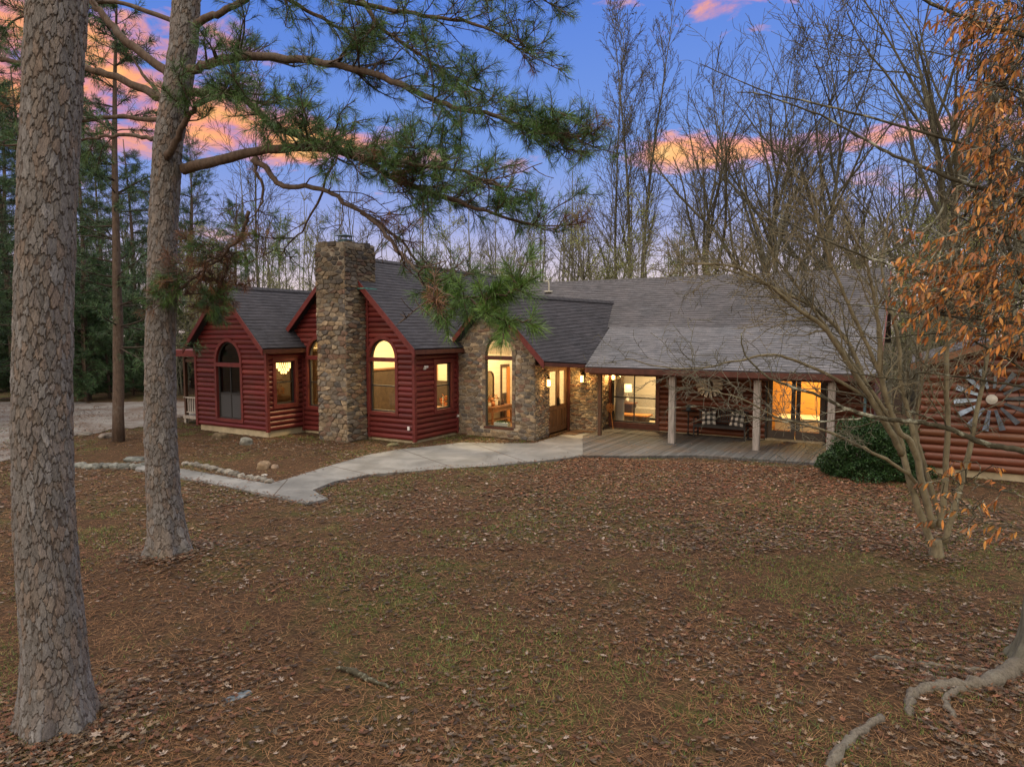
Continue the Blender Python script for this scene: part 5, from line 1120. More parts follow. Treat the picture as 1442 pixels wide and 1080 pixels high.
def undergrowth():
    b = MB(); k = 60000
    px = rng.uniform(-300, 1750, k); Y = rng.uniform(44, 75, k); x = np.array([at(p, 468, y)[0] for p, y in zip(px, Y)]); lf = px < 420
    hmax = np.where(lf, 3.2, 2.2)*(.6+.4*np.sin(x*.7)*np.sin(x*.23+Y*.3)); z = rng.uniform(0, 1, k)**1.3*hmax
    c = np.stack([x, Y, z], 1); a = unit(rng.normal(0, 1, (k, 3)))*.16; e = unit(rng.normal(0, 1, (k, 3)))*.10
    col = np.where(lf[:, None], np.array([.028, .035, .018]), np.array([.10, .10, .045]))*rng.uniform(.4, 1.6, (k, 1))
    i = np.arange(k)*4; b.add(np.stack([c, c+a+e, c+a*2, c+a-e], 1).reshape(-1, 3), [np.stack([i, i+1, i+2, i+3], 1)], np.repeat(col, 4, 0)); return b
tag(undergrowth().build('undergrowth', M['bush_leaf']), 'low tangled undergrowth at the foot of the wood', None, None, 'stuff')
# ------------------------------------------------------------------ crape myrtle in front of the porch
rng = np.random.default_rng(12)
mb = gp(1319, 786); tm = tag(empty('crape_myrtle', mb*np.array([1, 1, 0])), 'bare multi-stemmed tree with smooth tan trunks and a wide tangle of twigs before the porch', 'tree')
STM = [([(1313, 769), (1283, 684), (1262, 603), (1228, 564), (1198, 488), (1151, 437), (1100, 411), (1040, 385), (985, 370)], 10.5, 11.6, .055),
 ([(1313, 743), (1287, 633), (1264, 603), (1240, 530), (1238, 466), (1228, 403), (1215, 360), (1190, 310)], 10.4, 9.6, .05),
 ([(1315, 735), (1304, 701), (1283, 598), (1270, 543), (1264, 475), (1249, 420), (1242, 370), (1252, 300)], 10.6, 10.9, .05),
 ([(1324, 743), (1332, 667), (1334, 573), (1334, 466), (1335, 400), (1342, 330), (1350, 250)], 10.6, 10.4, .05),
 ([(1330, 765), (1355, 675), (1372, 598), (1394, 488), (1415, 400), (1425, 330)], 10.6, 10.9, .05),
 ([(1326, 735), (1300, 650), (1290, 598), (1300, 530), (1312, 470), (1330, 400), (1345, 350)], 10.7, 11.4, .04),
 ([(1300, 700), (1279, 667), (1228, 637), (1164, 607), (1100, 590), (1040, 560), (985, 548)], 10.62, 9.4, .032),
 ([(1270, 640), (1240, 585), (1206, 530), (1164, 466), (1126, 437), (1080, 400), (1030, 375), (965, 372)], 10.7, 9.9, .05),
 ([(1262, 603), (1220, 540), (1170, 470), (1120, 400), (1080, 345), (1060, 300)], 10.78, 10.9, .035),
 ([(1240, 530), (1200, 440), (1170, 370), (1150, 310), (1140, 270)], 10.06, 9.9, .03),
 ([(1228, 564), (1150, 520), (1090, 500), (1030, 510), (960, 520), (880, 505)], 10.91, 10.2, .028)]
prm = dict(seg=[8, 6, 5, 4], wob=[.05, .16, .22, .25], grav=[0, .04, .02, 0], rmin=.0035, tap=[.3, .3, .4, .6], sides=[8, 5, 4, 3], kids=[10, 5, 3, 0], f0=[.3, .15, .1, 0], ang=[.7, .75, .8, .7], len=[.4, .5, .5, .5], dec=[.5, .4, .4, .4], rr=[.45, .5, .55, .5])
for k, (pp, y0, y1, r0) in enumerate(STM):
    P = smooth_path(shift(pathpx(pp, y0, y1), tm), 6, .006); m = len(P); b = MB(); R = np.linspace(r0*1.05, r0*.22, m); b.tube(P, R, 10, jit=.05); st = b.build('trunk', M['bark_myrtle'], tm, True)
    cb = MB(); T = unit(np.gradient(P, axis=0)); tips = []; seg = np.linalg.norm(np.diff(P, axis=0), axis=1).sum()
    for q in range(int(seg*(2.5 if k == 10 else 9 if k in (0, 7, 8, 9) else 5.5))):
        t = .3+.7*rng.uniform(); i = min(m-1, int(t*(m-1))); a = rng.normal(.75, .2); side = rdir(); side = unit(side-T[i]*(side@T[i])); d2 = unit(T[i]*math.cos(a)+side*math.sin(a)+np.array([0, 0, .12])); l2 = rng.uniform(.4, 1.5)*(1.1-.3*t); bare(cb, P[i], d2, l2, max(.005, R[i]*.35), 2-1, 3, prm, tips)
    cb.build('twigs', M['bark_myrtle' if k % 2 else 'bark_grey'], st)
b = MB(); b.tube([(0, 0, -.1), (0, 0, .02), (-.005, 0, .1), (-.01, 0, .2), (-.02, 0, .3)], [.16, .125, .10, .085, .07], 14, jit=.1); b.build('stump_base', M['bark_myrtle'], tm, True)
# ------------------------------------------------------------------ tree off the picture's edge with roots, lichened boughs and orange leaves
tr = tag(empty('autumn_tree', (5.80, 7.05, 0)), 'tree with surface roots, lichen-covered boughs and hanging orange leaves at the edge of the yard', 'tree')
P = [(0, 0, -.1), (0, 0, .3), (.02, .02, .8), (.08, 0, 1.6), (.22, .05, 3), (.35, .1, 4.5), (.5, .15, 6.5), (.6, .2, 9)]
b = MB(); na, nu = 60, 120; PP = np.array(P, float); sg = np.concatenate([[0], np.cumsum(np.linalg.norm(np.diff(PP, axis=0), axis=1))]); S = np.linspace(0, sg[-1], nu)**1.0; C = np.stack([np.interp(S, sg, PP[:, k]) for k in range(3)], 1); th = np.arange(na)*2*PI/na; A_, S_ = np.meshgrid(th, S)
rad = .27*(1-S_/14)*(1+1.0*np.exp(-S_/.28)*(1+.4*np.sin(4*A_+.4))+.05*np.sin(5*A_+S_*2)+.04*np.sin(9*A_-S_*3)); V = C[:, None, :]+np.stack([rad*np.cos(A_), rad*np.sin(A_), 0*A_], -1)
i, j = np.meshgrid(np.arange(nu-1), np.arange(na), indexing='ij'); k = (j+1) % na; b.add(V.reshape(-1, 3), [np.stack([i*na+j, i*na+k, (i+1)*na+k, (i+1)*na+j], -1).reshape(-1, 4)]); b.build('trunk', M['bark_grey'], tr, True)
def root(pp, r0, r1, sink=.3):
    P = smooth_path([gp(x, y, 0) for x, y in pp], 5, .004); P[:, 2] = gh(P[:, 0], P[:, 1])+np.linspace(r0, r1, len(P))*(.15); P[0, 2] -= .0; P[-1, 2] -= r1*1.6; m = len(P); b = MB(); P = P+np.stack([.012*np.sin(np.arange(m)*1.9), .012*np.cos(np.arange(m)*2.3), .010*np.sin(np.arange(m)*1.3)], 1); b.tube(shift(P, tr), np.linspace(r0, r1, m)*(1+.18*np.sin(np.arange(m)*1.7)+.12*np.sin(np.arange(m)*3.1+1)), 14, jit=.16); b.build('root', M['bark_root'], tr, True)
root([(1462, 935), (1432, 947), (1410, 960), (1377, 972), (1343, 971), (1312, 974), (1285, 980), (1281, 994), (1281, 1009)], .11, .03); root([(1380, 974), (1354, 976), (1334, 984), (1334, 998), (1347, 1013)], .04, .03)
root([(1425, 955), (1388, 951), (1321, 942), (1276, 936), (1245, 931), (1227, 931)], .028, .03); root([(1350, 968), (1332, 962), (1310, 953), (1292, 946)], .025, .02); root([(1440, 950), (1418, 940), (1376, 927)], .03, .015); root([(1242, 1013), (1209, 1034), (1187, 1056), (1165, 1086)], .035, .05)
LICH = [([(1500, 665), (1442, 635), (1393, 627), (1333, 603), (1283, 593), (1233, 588), (1187, 573), (1160, 560), (1110, 543), (1080, 530), (1050, 500), (1043, 470)], 7.0, 8.4, .035, .008),
 ([(1500, 555), (1442, 545), (1393, 537), (1333, 528), (1293, 525), (1278, 535), (1213, 527), (1167, 507), (1120, 500)], 7.0, 8.0, .014, .004), ([(1500, 475), (1442, 458), (1333, 445), (1290, 442), (1233, 432), (1190, 428), (1160, 415)], 7.0, 7.8, .014, .004),
 ([(1500, 555), (1442, 520), (1363, 477), (1320, 470), (1250, 476), (1190, 473)], 7.0, 7.6, .014, .004), ([(1500, 440), (1442, 420), (1333, 393), (1267, 378), (1207, 357), (1143, 330), (1117, 317), (1060, 290)], 7.0, 8.0, .022, .005),
 ([(1213, 590), (1150, 593), (1083, 592), (1000, 573), (940, 575)], 7.9, 8.8, .012, .004), ([(1500, 250), (1442, 228), (1330, 195), (1233, 168), (1130, 142), (1080, 130), (985, 90)], 7.0, 8.6, .022, .005),
 ([(1500, 280), (1442, 275), (1370, 262), (1300, 235), (1240, 210), (1170, 170), (1080, 135), (1040, 130)], 7.0, 8.6, .03, .005), ([(1500, 60), (1442, 50), (1370, 30), (1302, 0), (1260, -30)], 7.0, 7.5, .03, .012),
 ([(1340, 265), (1310, 320), (1260, 350), (1200, 375)], 7.4, 8.0, .014, .004), ([(1500, 730), (1442, 700), (1400, 688), (1360, 680), (1330, 700)], 6.6, 6.8, .008, .003), ([(1500, 150), (1442, 130), (1400, 120), (1360, 110)], 6.8, 7.0, .02, .006), ([(1500, 350), (1440, 340), (1380, 320), (1340, 300)], 6.8, 7.0, .015, .005), ([(1500, 760), (1442, 745), (1395, 738), (1372, 725)], 6.5, 6.6, .006, .003), ([(1442, 400), (1405, 300), (1395, 240), (1410, 180), (1440, 140)], 7.1, 7.1, .02, .01), ([(1500, 10), (1442, 20), (1380, 55), (1320, 90)], 6.9, 7.2, .02, .005)]
prm2 = dict(prm); prm2.update(rmin=.0025, kids=[6, 4, 3, 0], ang=[.8, .8, .8, .7])
LP_, LD_ = [], []
for k, (pp, y0, y1, r0, r1) in enumerate(LICH):
    P = smooth_path(shift(pathpx(pp, y0, y1), tr), 6, .004); m = len(P); b = MB(); R = np.linspace(r0, r1, m); b.tube(P, R, 8, jit=.1); T = unit(np.gradient(P, axis=0)); seg = np.linalg.norm(np.diff(P, axis=0), axis=1).sum(); tips = []
    for q in range(int(seg*2.6)):
        t = rng.uniform(.15, 1); i = min(m-1, int(t*(m-1))); a = rng.normal(.8, .2); side = rdir(); side = unit(side-T[i]*(side@T[i])); bare(b, P[i], T[i]*math.cos(a)+side*math.sin(a), rng.uniform(.2, .7), max(.003, R[i]*.35), 2, 3, prm2, tips)
    b.build('branch', M['bark_lichen'], tr, True)
    base = np.array(tr.location)
    for i in range(m):
        w = P[i]+base; px = CX+F_*(w[0]/w[1]); 
        LP_.append((P[i], T[i], px, 468-(w[2]-3.6)/w[1]*F_))
def leaflets(b, P, D, L, w, col):
    """drooping lance-shaped leaflets"""
    P = np.asarray(P, float); k = len(P); D = unit(np.asarray(D, float)); S = unit(np.cross(D, rng.normal(0, 1, (k, 3)))); N = np.cross(D, S); L = np.broadcast_to(np.asarray(L, float).reshape(-1, 1), (k, 1)); w = w*L/.15
    dr = np.array([0, 0, -1.])
    pts = []
    for t, ww in ((0, .1), (.3, .8), (.6, 1.0), (.85, .6)):
        c = P+D*L*t+dr*L*.35*t*t; pts += [c-S*w*ww/2+N*w*.12, c+S*w*ww/2+N*w*.12]
    pts.append(P+D*L+dr*L*.4); V = np.stack(pts, 1).reshape(-1, 3); i = np.arange(k)*9
    b.add(V, [np.concatenate([np.stack([i+2*q, i+2*q+1, i+2*q+3, i+2*q+2], 1) for q in range(3)]), np.stack([i+6, i+7, i+8], 1)], np.repeat(col, 9, 0))
lp, ld = [], []; OR = np.array([(.46, .18, .04), (.38, .13, .032), (.50, .24, .055), (.24, .10, .04), (.42, .20, .05), (.32, .16, .07)])
LPA = np.array([p for p, _, _, _ in LP_])
def spray(c, d, n, s=1.0):
    dd_ = np.linalg.norm(LPA-c, axis=1); j_ = int(dd_.argmin())
    if dd_[j_] < 1.6: tw.tube(smooth_path([LPA[j_], LPA[j_]*.5+c*.5+rng.normal(0, .05, 3), c], 4), np.linspace(.006, .004, 9), 4, cap=False)
    Q, dd = wander(c, d, .38*s, 5, .18, -.03); tw.tube(Q, np.linspace(.005, .002, 6), 4)
    for q in range(n):
        i = 1+int(rng.uniform()*4.9); lp.append(Q[i]); ld.append(unit(dd*rng.uniform(.2, 1)+rdir()*.55+np.array([0, 0, -.55])))
tw = MB(); base = np.array(tr.location)
CLU = [(1425, 20, 40, 30), (1400, 30, 30, 14), (1370, 12, 25, 6), (1440, 90, 30, 30), (1420, 130, 22, 20), (1440, 170, 30, 26), (1415, 195, 22, 15), (1430, 230, 30, 26), (1405, 228, 22, 9), (1440, 290, 30, 26), (1418, 275, 18, 10), 
 (1340, 385, 28, 14), (1365, 375, 30, 16), (1400, 385, 30, 20), (1430, 365, 30, 22), (1320, 365, 22, 9), (1305, 400, 18, 6), (1330, 410, 20, 9), (1360, 415, 30, 14), (1400, 430, 30, 16), (1435, 430, 30, 20), (1375, 455, 24, 9), (1410, 470, 26, 12), (1440, 480, 20, 12), (1420, 330, 20, 10), (1345, 345, 20, 7), (1415, 300, 22, 10), (1430, 60, 24, 16)]
for px0, py0, sr, nn in CLU:
    for k in range(nn):
        px = px0+rng.normal(0, sr*.75); py = py0+rng.normal(0, 15); c = at(px, py, rng.uniform(6.3, 7.9))-base; spray(c, unit(np.array([-.8, rng.normal(0, .6), rng.normal(-.1, .3)])), rng.integers(7, 13))
for px, py in ((1330, 680), (1345, 672), (1362, 660), (1375, 650), (1350, 720), (1370, 715), (1392, 735), (1385, 705), (1410, 690), (1425, 740), (1435, 745), (1410, 745), (1355, 695), (1340, 655), (1425, 690), (1365, 742), (1398, 655), (1335, 730), (1440, 715), (1330, 760)):
    c = at(px, py, rng.uniform(6.3, 6.9))-base; spray(c, unit(np.array([-.8, rng.normal(0, .6), rng.normal(0, .2)])), rng.integers(6, 11), .6)
for px, py in ((1315, 445), (1340, 440), (1365, 455), (1380, 470), (1395, 470), (1350, 480), (1375, 515), (1385, 530), (1395, 510), (1300, 400), (1420, 520)):
    c = at(px, py, rng.uniform(6.6, 7.2))-base; spray(c, unit(np.array([-.8, rng.normal(0, .6), -.2])), 7, .8)
tb_ = tw.build('twigs', M['bark_lichen'], tr); b = MB(); n_ = len(lp); leaflets(b, lp, ld, rng.uniform(.035, .088, n_), .050, OR[rng.integers(0, len(OR), n_)]*rng.uniform(.6, 1.35, (n_, 1))); b.build('orange_leaves', M['orange_leaf'], tb_)
# ------------------------------------------------------------------ evergreen bush
rng = np.random.default_rng(77)
def bush(cpx, Y, R, H, n, label, z=0):
    c = at(cpx, 468, Y); t = tag(empty('evergreen_bush', (c[0], Y, z)), label, 'bush'); k = n
    d = unit(rng.normal(0, 1, (k, 3))); d[:, 2] = np.abs(d[:, 2])*1.0-.15; lump = 1+.14*np.sin(d[:, 0]*5+1)*np.sin(d[:, 2]*6)+.12*np.sin(d[:, 1]*8+d[:, 0]*5)+.09*np.sin(d[:, 2]*15+d[:, 1]*11)+.06*np.sin(d[:, 0]*23)*np.sin(d[:, 2]*21); lump = lump+(rng.uniform(0, 1, k) < .03)*rng.uniform(0, .14, k)
    rr = lump*(1-.3*rng.uniform(0, 1, k)**2.2); p = d*rr[:, None]*np.array([R, R*.8, H*.88])+np.array([0, 0, H*.12]); p[:, 2] = np.maximum(p[:, 2], .02)
    a = unit(d*.6+rng.normal(0, .6, (k, 3)))*.035; e = unit(np.cross(a, rng.normal(0, 1, (k, 3))))*.016
    col = np.array([(.025, .060, .018), (.035, .08, .022), (.018, .045, .016)])[rng.integers(0, 3, k)]*rng.uniform(.6, 1.5, (k, 1)); i = np.arange(k)*4; b = MB()
    b.add(np.stack([p, p+a+e, p+a*2.2, p+a-e], 1).reshape(-1, 3), [np.stack([i, i+1, i+2, i+3], 1)], np.repeat(col, 4, 0)); b.build('foliage', M['bush_leaf'], t)
    b = MB()
    for q in range(26): d_ = unit(rng.normal(0, 1, 3)*np.array([1, 1, .4])+(0, 0, .7)); Q, _ = wander((0, 0, 0), d_, min(R, H)*.85, 5, .12, .0); b.tube(Q, np.linspace(.02, .006, 6), 5)
    b.build('stem', M['bark_dark'], t)
bush(1238, 17.0, 1.17, 1.5, 26000, 'rounded dark evergreen bush at the end of the porch deck'); 
# ------------------------------------------------------------------ rocks
def rock_mesh(seed, s, flatk=.6):
    r = np.random.default_rng(seed); n1, n2 = 22, 14; V = []; 
    for i_ in range(n2+1):
        for j_ in range(n1):
            a, e = 2*PI*j_/n1, PI*i_/n2-PI/2; d = np.array([math.cos(e)*math.cos(a), math.cos(e)*math.sin(a), math.sin(e)])
            q = Vector(d*1.3)+Vector((seed*3.1, 0, 0)); h = 1+.30*mnoise.noise(q)+.14*mnoise.noise(q*2.7)+.05*mnoise.noise(q*7); d = np.sign(d)*np.abs(d)**.8; V.append(d*h*np.array(s)*np.array([1, 1, flatk]))
    b = MB(); b.add(V, np.array([(i_*n1+j_, i_*n1+(j_+1) % n1, (i_+1)*n1+(j_+1) % n1, (i_+1)*n1+j_) for i_ in range(n2) for j_ in range(n1)]), np.array(PAL[seed % len(PAL)])*.4+np.array([.09, .085, .07])); return b
def rock(seed, px, py, s, label, group=None, fl=.7, name='boulder', colr=None):
    p = gp(px, py); b = rock_mesh(seed, s, fl)
    if colr is not None: b.C = [np.tile(np.array(colr, float), (b.n, 1))]
    o = b.build(name, M['rock'], None, True); o.location = (p[0], p[1], float(gh(p[0], p[1]))+s[2]*fl*.35); o.rotation_euler = (0, 0, rng.uniform(0, 6)); tag(o, label, 'rock', group); return o
rock(1, 347, 627, (.24, .2, .24), 'rounded grey boulder in the bed before the chimney', colr=(.17, .17, .145)); rock(2, 311, 617, (.26, .2, .2), 'brown mossy rock in front of the dark arched window', colr=(.13, .10, .06)); rock(3, 371, 658, (.2, .17, .19), 'tan rock inside the bend of the edging stones', colr=(.20, .145, .09)); rock(4, 387, 658, (.12, .1, .1), 'small tan rock touching the tan rock by the path', colr=(.24, .18, .13))
rock(5, 190, 647, (.3, .22, .14), 'flat grey slab rock on the edging beside the thick pine', colr=(.12, .13, .12)); rock(6, 150, 617, (.3, .2, .16), 'grey rock at the foot of the slim dark pine', colr=(.15, .13, .11)); rock(7, 553, 627, (.22, .14, .10), 'mossy stone beside the red corner of the gable', colr=(.14, .13, .07))
rock(8, 372, 669, (.08, .06, .05), 'small white stone by the bend of the path', colr=(.5, .48, .42)); rock(9, 120, 612, (.35, .2, .10), 'low rock at the driveway edge behind the largest pine', colr=(.14, .13, .11)); rock(10, 335, 978, (.14, .06, .03), 'flat bluish stone half buried in pine straw', colr=(.13, .16, .18), fl=.5)
E_ = [(262, 655), (275, 658), (290, 661), (303, 664), (316, 667), (328, 670), (341, 673), (352, 675), (362, 677), (372, 679)]
for k, (x, y) in enumerate(E_):
    for q in range(2): rock(20+2*k+q, x+q*6+rng.normal(0, 1), y+q*1.4-1.5, (rng.uniform(.09, .15), rng.uniform(.07, .1), rng.uniform(.07, .11)), 'pale stone in the row edging the concrete path', 'edging stones along the path', .8, 'edging_stone', rng.choice([.14, .19, .26])*np.array([1, .95, .82]))
for k in range(13):
    x = 100+k*8.6; rock(60+k, x, 659-k*.15+rng.normal(0, .6), (rng.uniform(.13, .2), .12, .12), 'grey-green lichened stone in the low border between the two thick pines', 'stones of the low border', .8, 'border_stone', rng.choice([.11, .15, .20])*np.array([.95, 1, .9]))
# fallen stick
b = MB(); Pq = smooth_path([gp(474, 942), gp(492, 946), gp(512, 955), gp(530, 963), gp(548, 969)], 5, .004); Pq[:, 2] += .02; b.tube(Pq, np.concatenate([np.linspace(.012, .035, 8), np.linspace(.035, .012, len(Pq)-8)]), 8, jit=.15); tag(b.build('fallen_branch', M['bark_lichen'], None, True), 'bleached grey piece of wood lying in the pine straw', 'stick')
b = MB(); Pq = smooth_path([gp(1232, 870), gp(1237, 885), gp(1233, 900), gp(1229, 908)], 4, .004); Pq[:, 2] += .02; b.tube(Pq, .006, 5); tag(b.build('fallen_twig', M['bark_grey'], None, True), 'thin forked twig lying on the lawn near the surface roots', 'stick')
# ------------------------------------------------------------------ ground litter
WX = [(p[0], p[1]) for p in WALK]; DK = [tuple(hw(a, c)[:2]) for a, c in DP]
def free(x, y, soft=False):
    q0 = (x-HO[0])*HU[0]+(y-HO[1])*HU[1]; q1 = (x-HO[0])*HV[0]+(y-HO[1])*HV[1]
    h = ((q0 > -8.9) & (q0 < -5.05) & (q1 > -1.7)) | ((q0 > -5.2) & (q0 < .05) & (q1 > -.05)) | ((q0 > 0) & (q0 < 3.2) & (q1 > 2.35)) | ((q0 > 3) & (q0 < 12.8) & (q1 > 5.1)) | ((q0 > -3.4) & (q0 < -1.9) & (q1 > -1.05)) | ((q0 > 14.1) & (q1 > 2.95))
    k = ~(h | inside(DK, x, y)); w_ = inside(WX, x, y)
    return k & ~w_, w_ & k
def sample(n, y0, y1, pw=1.0, x1=1.0):
    Y = y0+(y1-y0)*rng.uniform(0, 1, n)**pw; X = rng.uniform(-.82, .82, n)*Y*x1; return X, Y
def nz(x, y, s, o=0.0): return np.array([mnoise.noise(Vector((a*s+o, b_*s, o))) for a, b_ in zip(x, y)])
LC = np.array([(.06, .04, .028), (.14, .062, .035), (.16, .07, .038), (.130, .070, .038), (.088, .062, .042), (.26, .21, .17), (.22, .15, .09), (.050, .033, .022), (.15, .072, .036), (.15, .115, .08), (.10, .052, .03), (.075, .058, .042), (.13, .085, .045)])
def leaf_litter(X, Y, size, lobed, zoff=.008):
    k = len(X); n = 12 if lobed else 6; th = np.linspace(0, 2*PI, n, endpoint=False); 
    rad = (np.array([1, .42, .8, .38, .75, .45, .9, .45, .75, .38, .8, .42]) if lobed else np.array([1, .55, .5, .8, .5, .55]))
    s = size*rng.uniform(.55, 1.25, (k, 1)); asp = rng.uniform(.5, .85, (k, 1)); lx = rad*np.cos(th)*s; ly = rad*np.sin(th)*s*asp*(1+rng.uniform(-.2, .2, (k, n)))
    curl = rng.uniform(-.1, 1.3, (k, 1)); cy = rng.uniform(-1, 1, (k, 1))*.6; lz = (lx*lx*curl*.5+ly*ly*curl*1.6)/s*.6+lx*cy*.18
    a = rng.uniform(0, 2*PI, (k, 1)); tx = rng.normal(0, .13, (k, 1)); x = lx*np.cos(a)-ly*np.sin(a); y = lx*np.sin(a)+ly*np.cos(a); z = lz+x*tx
    z0 = gh(X, Y)[:, None]+zoff+rng.uniform(0, .025, (k, 1))-z.min(1, keepdims=True)*.6
    V = np.concatenate([np.stack([X[:, None]+0*tx, Y[:, None]+0*tx, z0], -1), np.stack([X[:, None]+x, Y[:, None]+y, z0+z], -1)], 1)
    i = np.arange(k)*(n+1); Ft = np.concatenate([np.stack([i, i+1+q, i+1+(q+1) % n], 1) for q in range(n)]); c = LC[rng.integers(0, len(LC), k)]*rng.uniform(.55, 1.35, (k, 1))
    return V.reshape(-1, 3), Ft, np.repeat(c, n+1, 0)
rng = np.random.default_rng(31); b = MB()
X_, Y_ = sample(24000, 4.6, 12.5); m_ = free(X_, Y_)[0]; dn = nz(X_[m_], Y_[m_], .45, 3); kk = rng.uniform(0, 1, m_.sum()) < .5+1.5*dn; V, Ft, c = leaf_litter(X_[m_][kk], Y_[m_][kk], .047, True); b.add(V, [Ft], c)
X_, Y_ = sample(80000, 11, 33); m_, w_ = free(X_, Y_); dn = nz(X_[m_], Y_[m_], .3, 3); kk = rng.uniform(0, 1, m_.sum()) < .6+1.6*dn; V, Ft, c = leaf_litter(X_[m_][kk], Y_[m_][kk], .062, False); b.add(V, [Ft], c)
# dense red-brown drift along the deck edge and bed
q = rng.uniform(0, 1, 24000); X_ = []; 
A0 = gp(812, 643)[:2]; A1 = gp(1290, 668)[:2]; A0b = gp(700, 700)[:2]; A1b = gp(1330, 790)[:2]; r_ = rng.uniform(0, 1, (24000, 1))**1.3; qq = q[:, None]; pt = (A0*(1-qq)+A1*qq)*(1-r_)+(A0b*(1-qq)+A1b*qq)*r_+rng.normal(0, 1, (24000, 2))*np.array([.9, .5])*r_**.5; pt = pt[rng.uniform(0, 1, 24000) < 1-.75*r_[:, 0]]; X_, Y_ = pt[:, 0], pt[:, 1]; m_ = free(X_, Y_)[0]
V, Ft, c = leaf_litter(X_[m_], Y_[m_], .06, False); b.add(V, [Ft], c*np.array([1.2, .92, .76]))
X_, Y_ = sample(900, 15, 25, 1, .8); _, w_ = free(X_, Y_); w_ &= rng.uniform(0, 1, len(w_)) < .22; V, Ft, c = leaf_litter(X_[w_], Y_[w_], .04, False, .06); b.add(V, [Ft], c)
HX = np.concatenate([np.array([cx0, cy0])+unit(rng.normal(0, 1, (nn, 2)))*(r_a+np.abs(rng.normal(0, .22, (nn, 1)))) for cx0, cy0, r_a, nn in ((P1[1][0], 5.85, .36, 900), (P2[1][0], 10.72, .38, 700), (6.74, 10.57, .12, 300), (5.8, 7.05, .5, 600), (4.9, 6.6, .1, 350), (4.2, 6.9, .1, 250), (4.0, 5.7, .1, 200))])
V, Ft, c = leaf_litter(HX[:, 0], HX[:, 1], .05, True, .02); b.add(V, [Ft], c)
EX = []; nW = len(WX)
for k in range(nW):
    a_, c_ = np.array(WX[k]), np.array(WX[(k+1) % nW]); n_ = int(np.linalg.norm(c_-a_)*34)
    for q in range(n_): EX.append(a_+(c_-a_)*rng.uniform()+rng.normal(0, .09, 2))
EX = np.array(EX); f_, w_ = free(EX[:, 0], EX[:, 1]); V, Ft, c = leaf_litter(EX[f_|w_][:, 0], EX[f_|w_][:, 1], .05, False, .055); b.add(V, [Ft], c)
dq0 = rng.uniform(4.6, 12.5, 130); dq1 = rng.uniform(2.2, 6.1, 130); pts = np.array([hw(a, c_) for a, c_ in zip(dq0, dq1)]); m_ = inside(DK, pts[:, 0], pts[:, 1]); V, Ft, c = leaf_litter(pts[m_, 0], pts[m_, 1], .05, True, .09); b.add(V, [Ft], c*1.4)
tag(b.build('fallen_leaves', M['leaf']), 'brown and rust oak leaves scattered over the yard', None, None, 'stuff')
b = MB(); X_, Y_ = sample(110000, 4.5, 24, 1.1); m_ = free(X_, Y_)[0]; X_, Y_ = X_[m_], Y_[m_]; k = len(X_); a = rng.uniform(0, 2*PI, k); L_ = rng.uniform(.05, .12, k); z = gh(X_, Y_)+rng.uniform(.002, .02, k); dx, dy = np.cos(a)*L_, np.sin(a)*L_; wv = .0016+.00018*Y_
V = np.stack([np.stack([X_-dx-dy/L_*wv, Y_-dy+dx/L_*wv, z], -1), np.stack([X_-dx+dy/L_*wv, Y_-dy-dx/L_*wv, z], -1), np.stack([X_+dx, Y_+dy, z+rng.uniform(-.005, .02, k)], -1)], 1).reshape(-1, 3); i = np.arange(k)*3
b.add(V, [np.stack([i, i+1, i+2], 1)], np.repeat(np.array([(.24, .120, .050), (.17, .085, .040), (.28, .16, .075)])[rng.integers(0, 3, k)]*rng.uniform(.5, 1.3, (k, 1)), 3, 0)); tag(b.build('pine_straw', M['leaf']), 'orange-brown pine straw strewn over the ground', None, None, 'stuff')
b = MB(); X_, Y_ = sample(260000, 4.6, 27, .9); m_ = free(X_, Y_)[0]; X_, Y_ = X_[m_], Y_[m_]; q = nz(X_, Y_, .35, 9)*.9+nz(X_, Y_, 1.7, 5)*.8+.20*np.clip((X_+1.5)/5, -1.2, .8)+.03; kk = rng.uniform(0, 1, len(q)) < np.clip(q*3.2-.1, 0.015, .95); X_, Y_ = X_[kk], Y_[kk]; k = len(X_)
a = rng.uniform(0, 2*PI, k); L_ = rng.uniform(.02, .06, k); z = gh(X_, Y_); wv = .003+.0003*Y_; ln = rng.normal(0, .03, (k, 2)); V = np.stack([np.stack([X_-np.cos(a)*wv, Y_-np.sin(a)*wv, z], -1), np.stack([X_+np.cos(a)*wv, Y_+np.sin(a)*wv, z], -1), np.stack([X_+ln[:, 0], Y_+ln[:, 1], z+L_], -1)], 1).reshape(-1, 3); i = np.arange(k)*3
b.add(V, [np.stack([i, i+1, i+2], 1)], np.repeat(np.array([(.10, .16, .03), (.13, .18, .04), (.075, .13, .028), (.19, .18, .06)])[rng.integers(0, 4, k)]*rng.uniform(.6, 1.3, (k, 1)), 3, 0)); tag(b.build('grass', M['bush_leaf']), 'thin green grass and moss in patches of the yard', None, None, 'stuff')
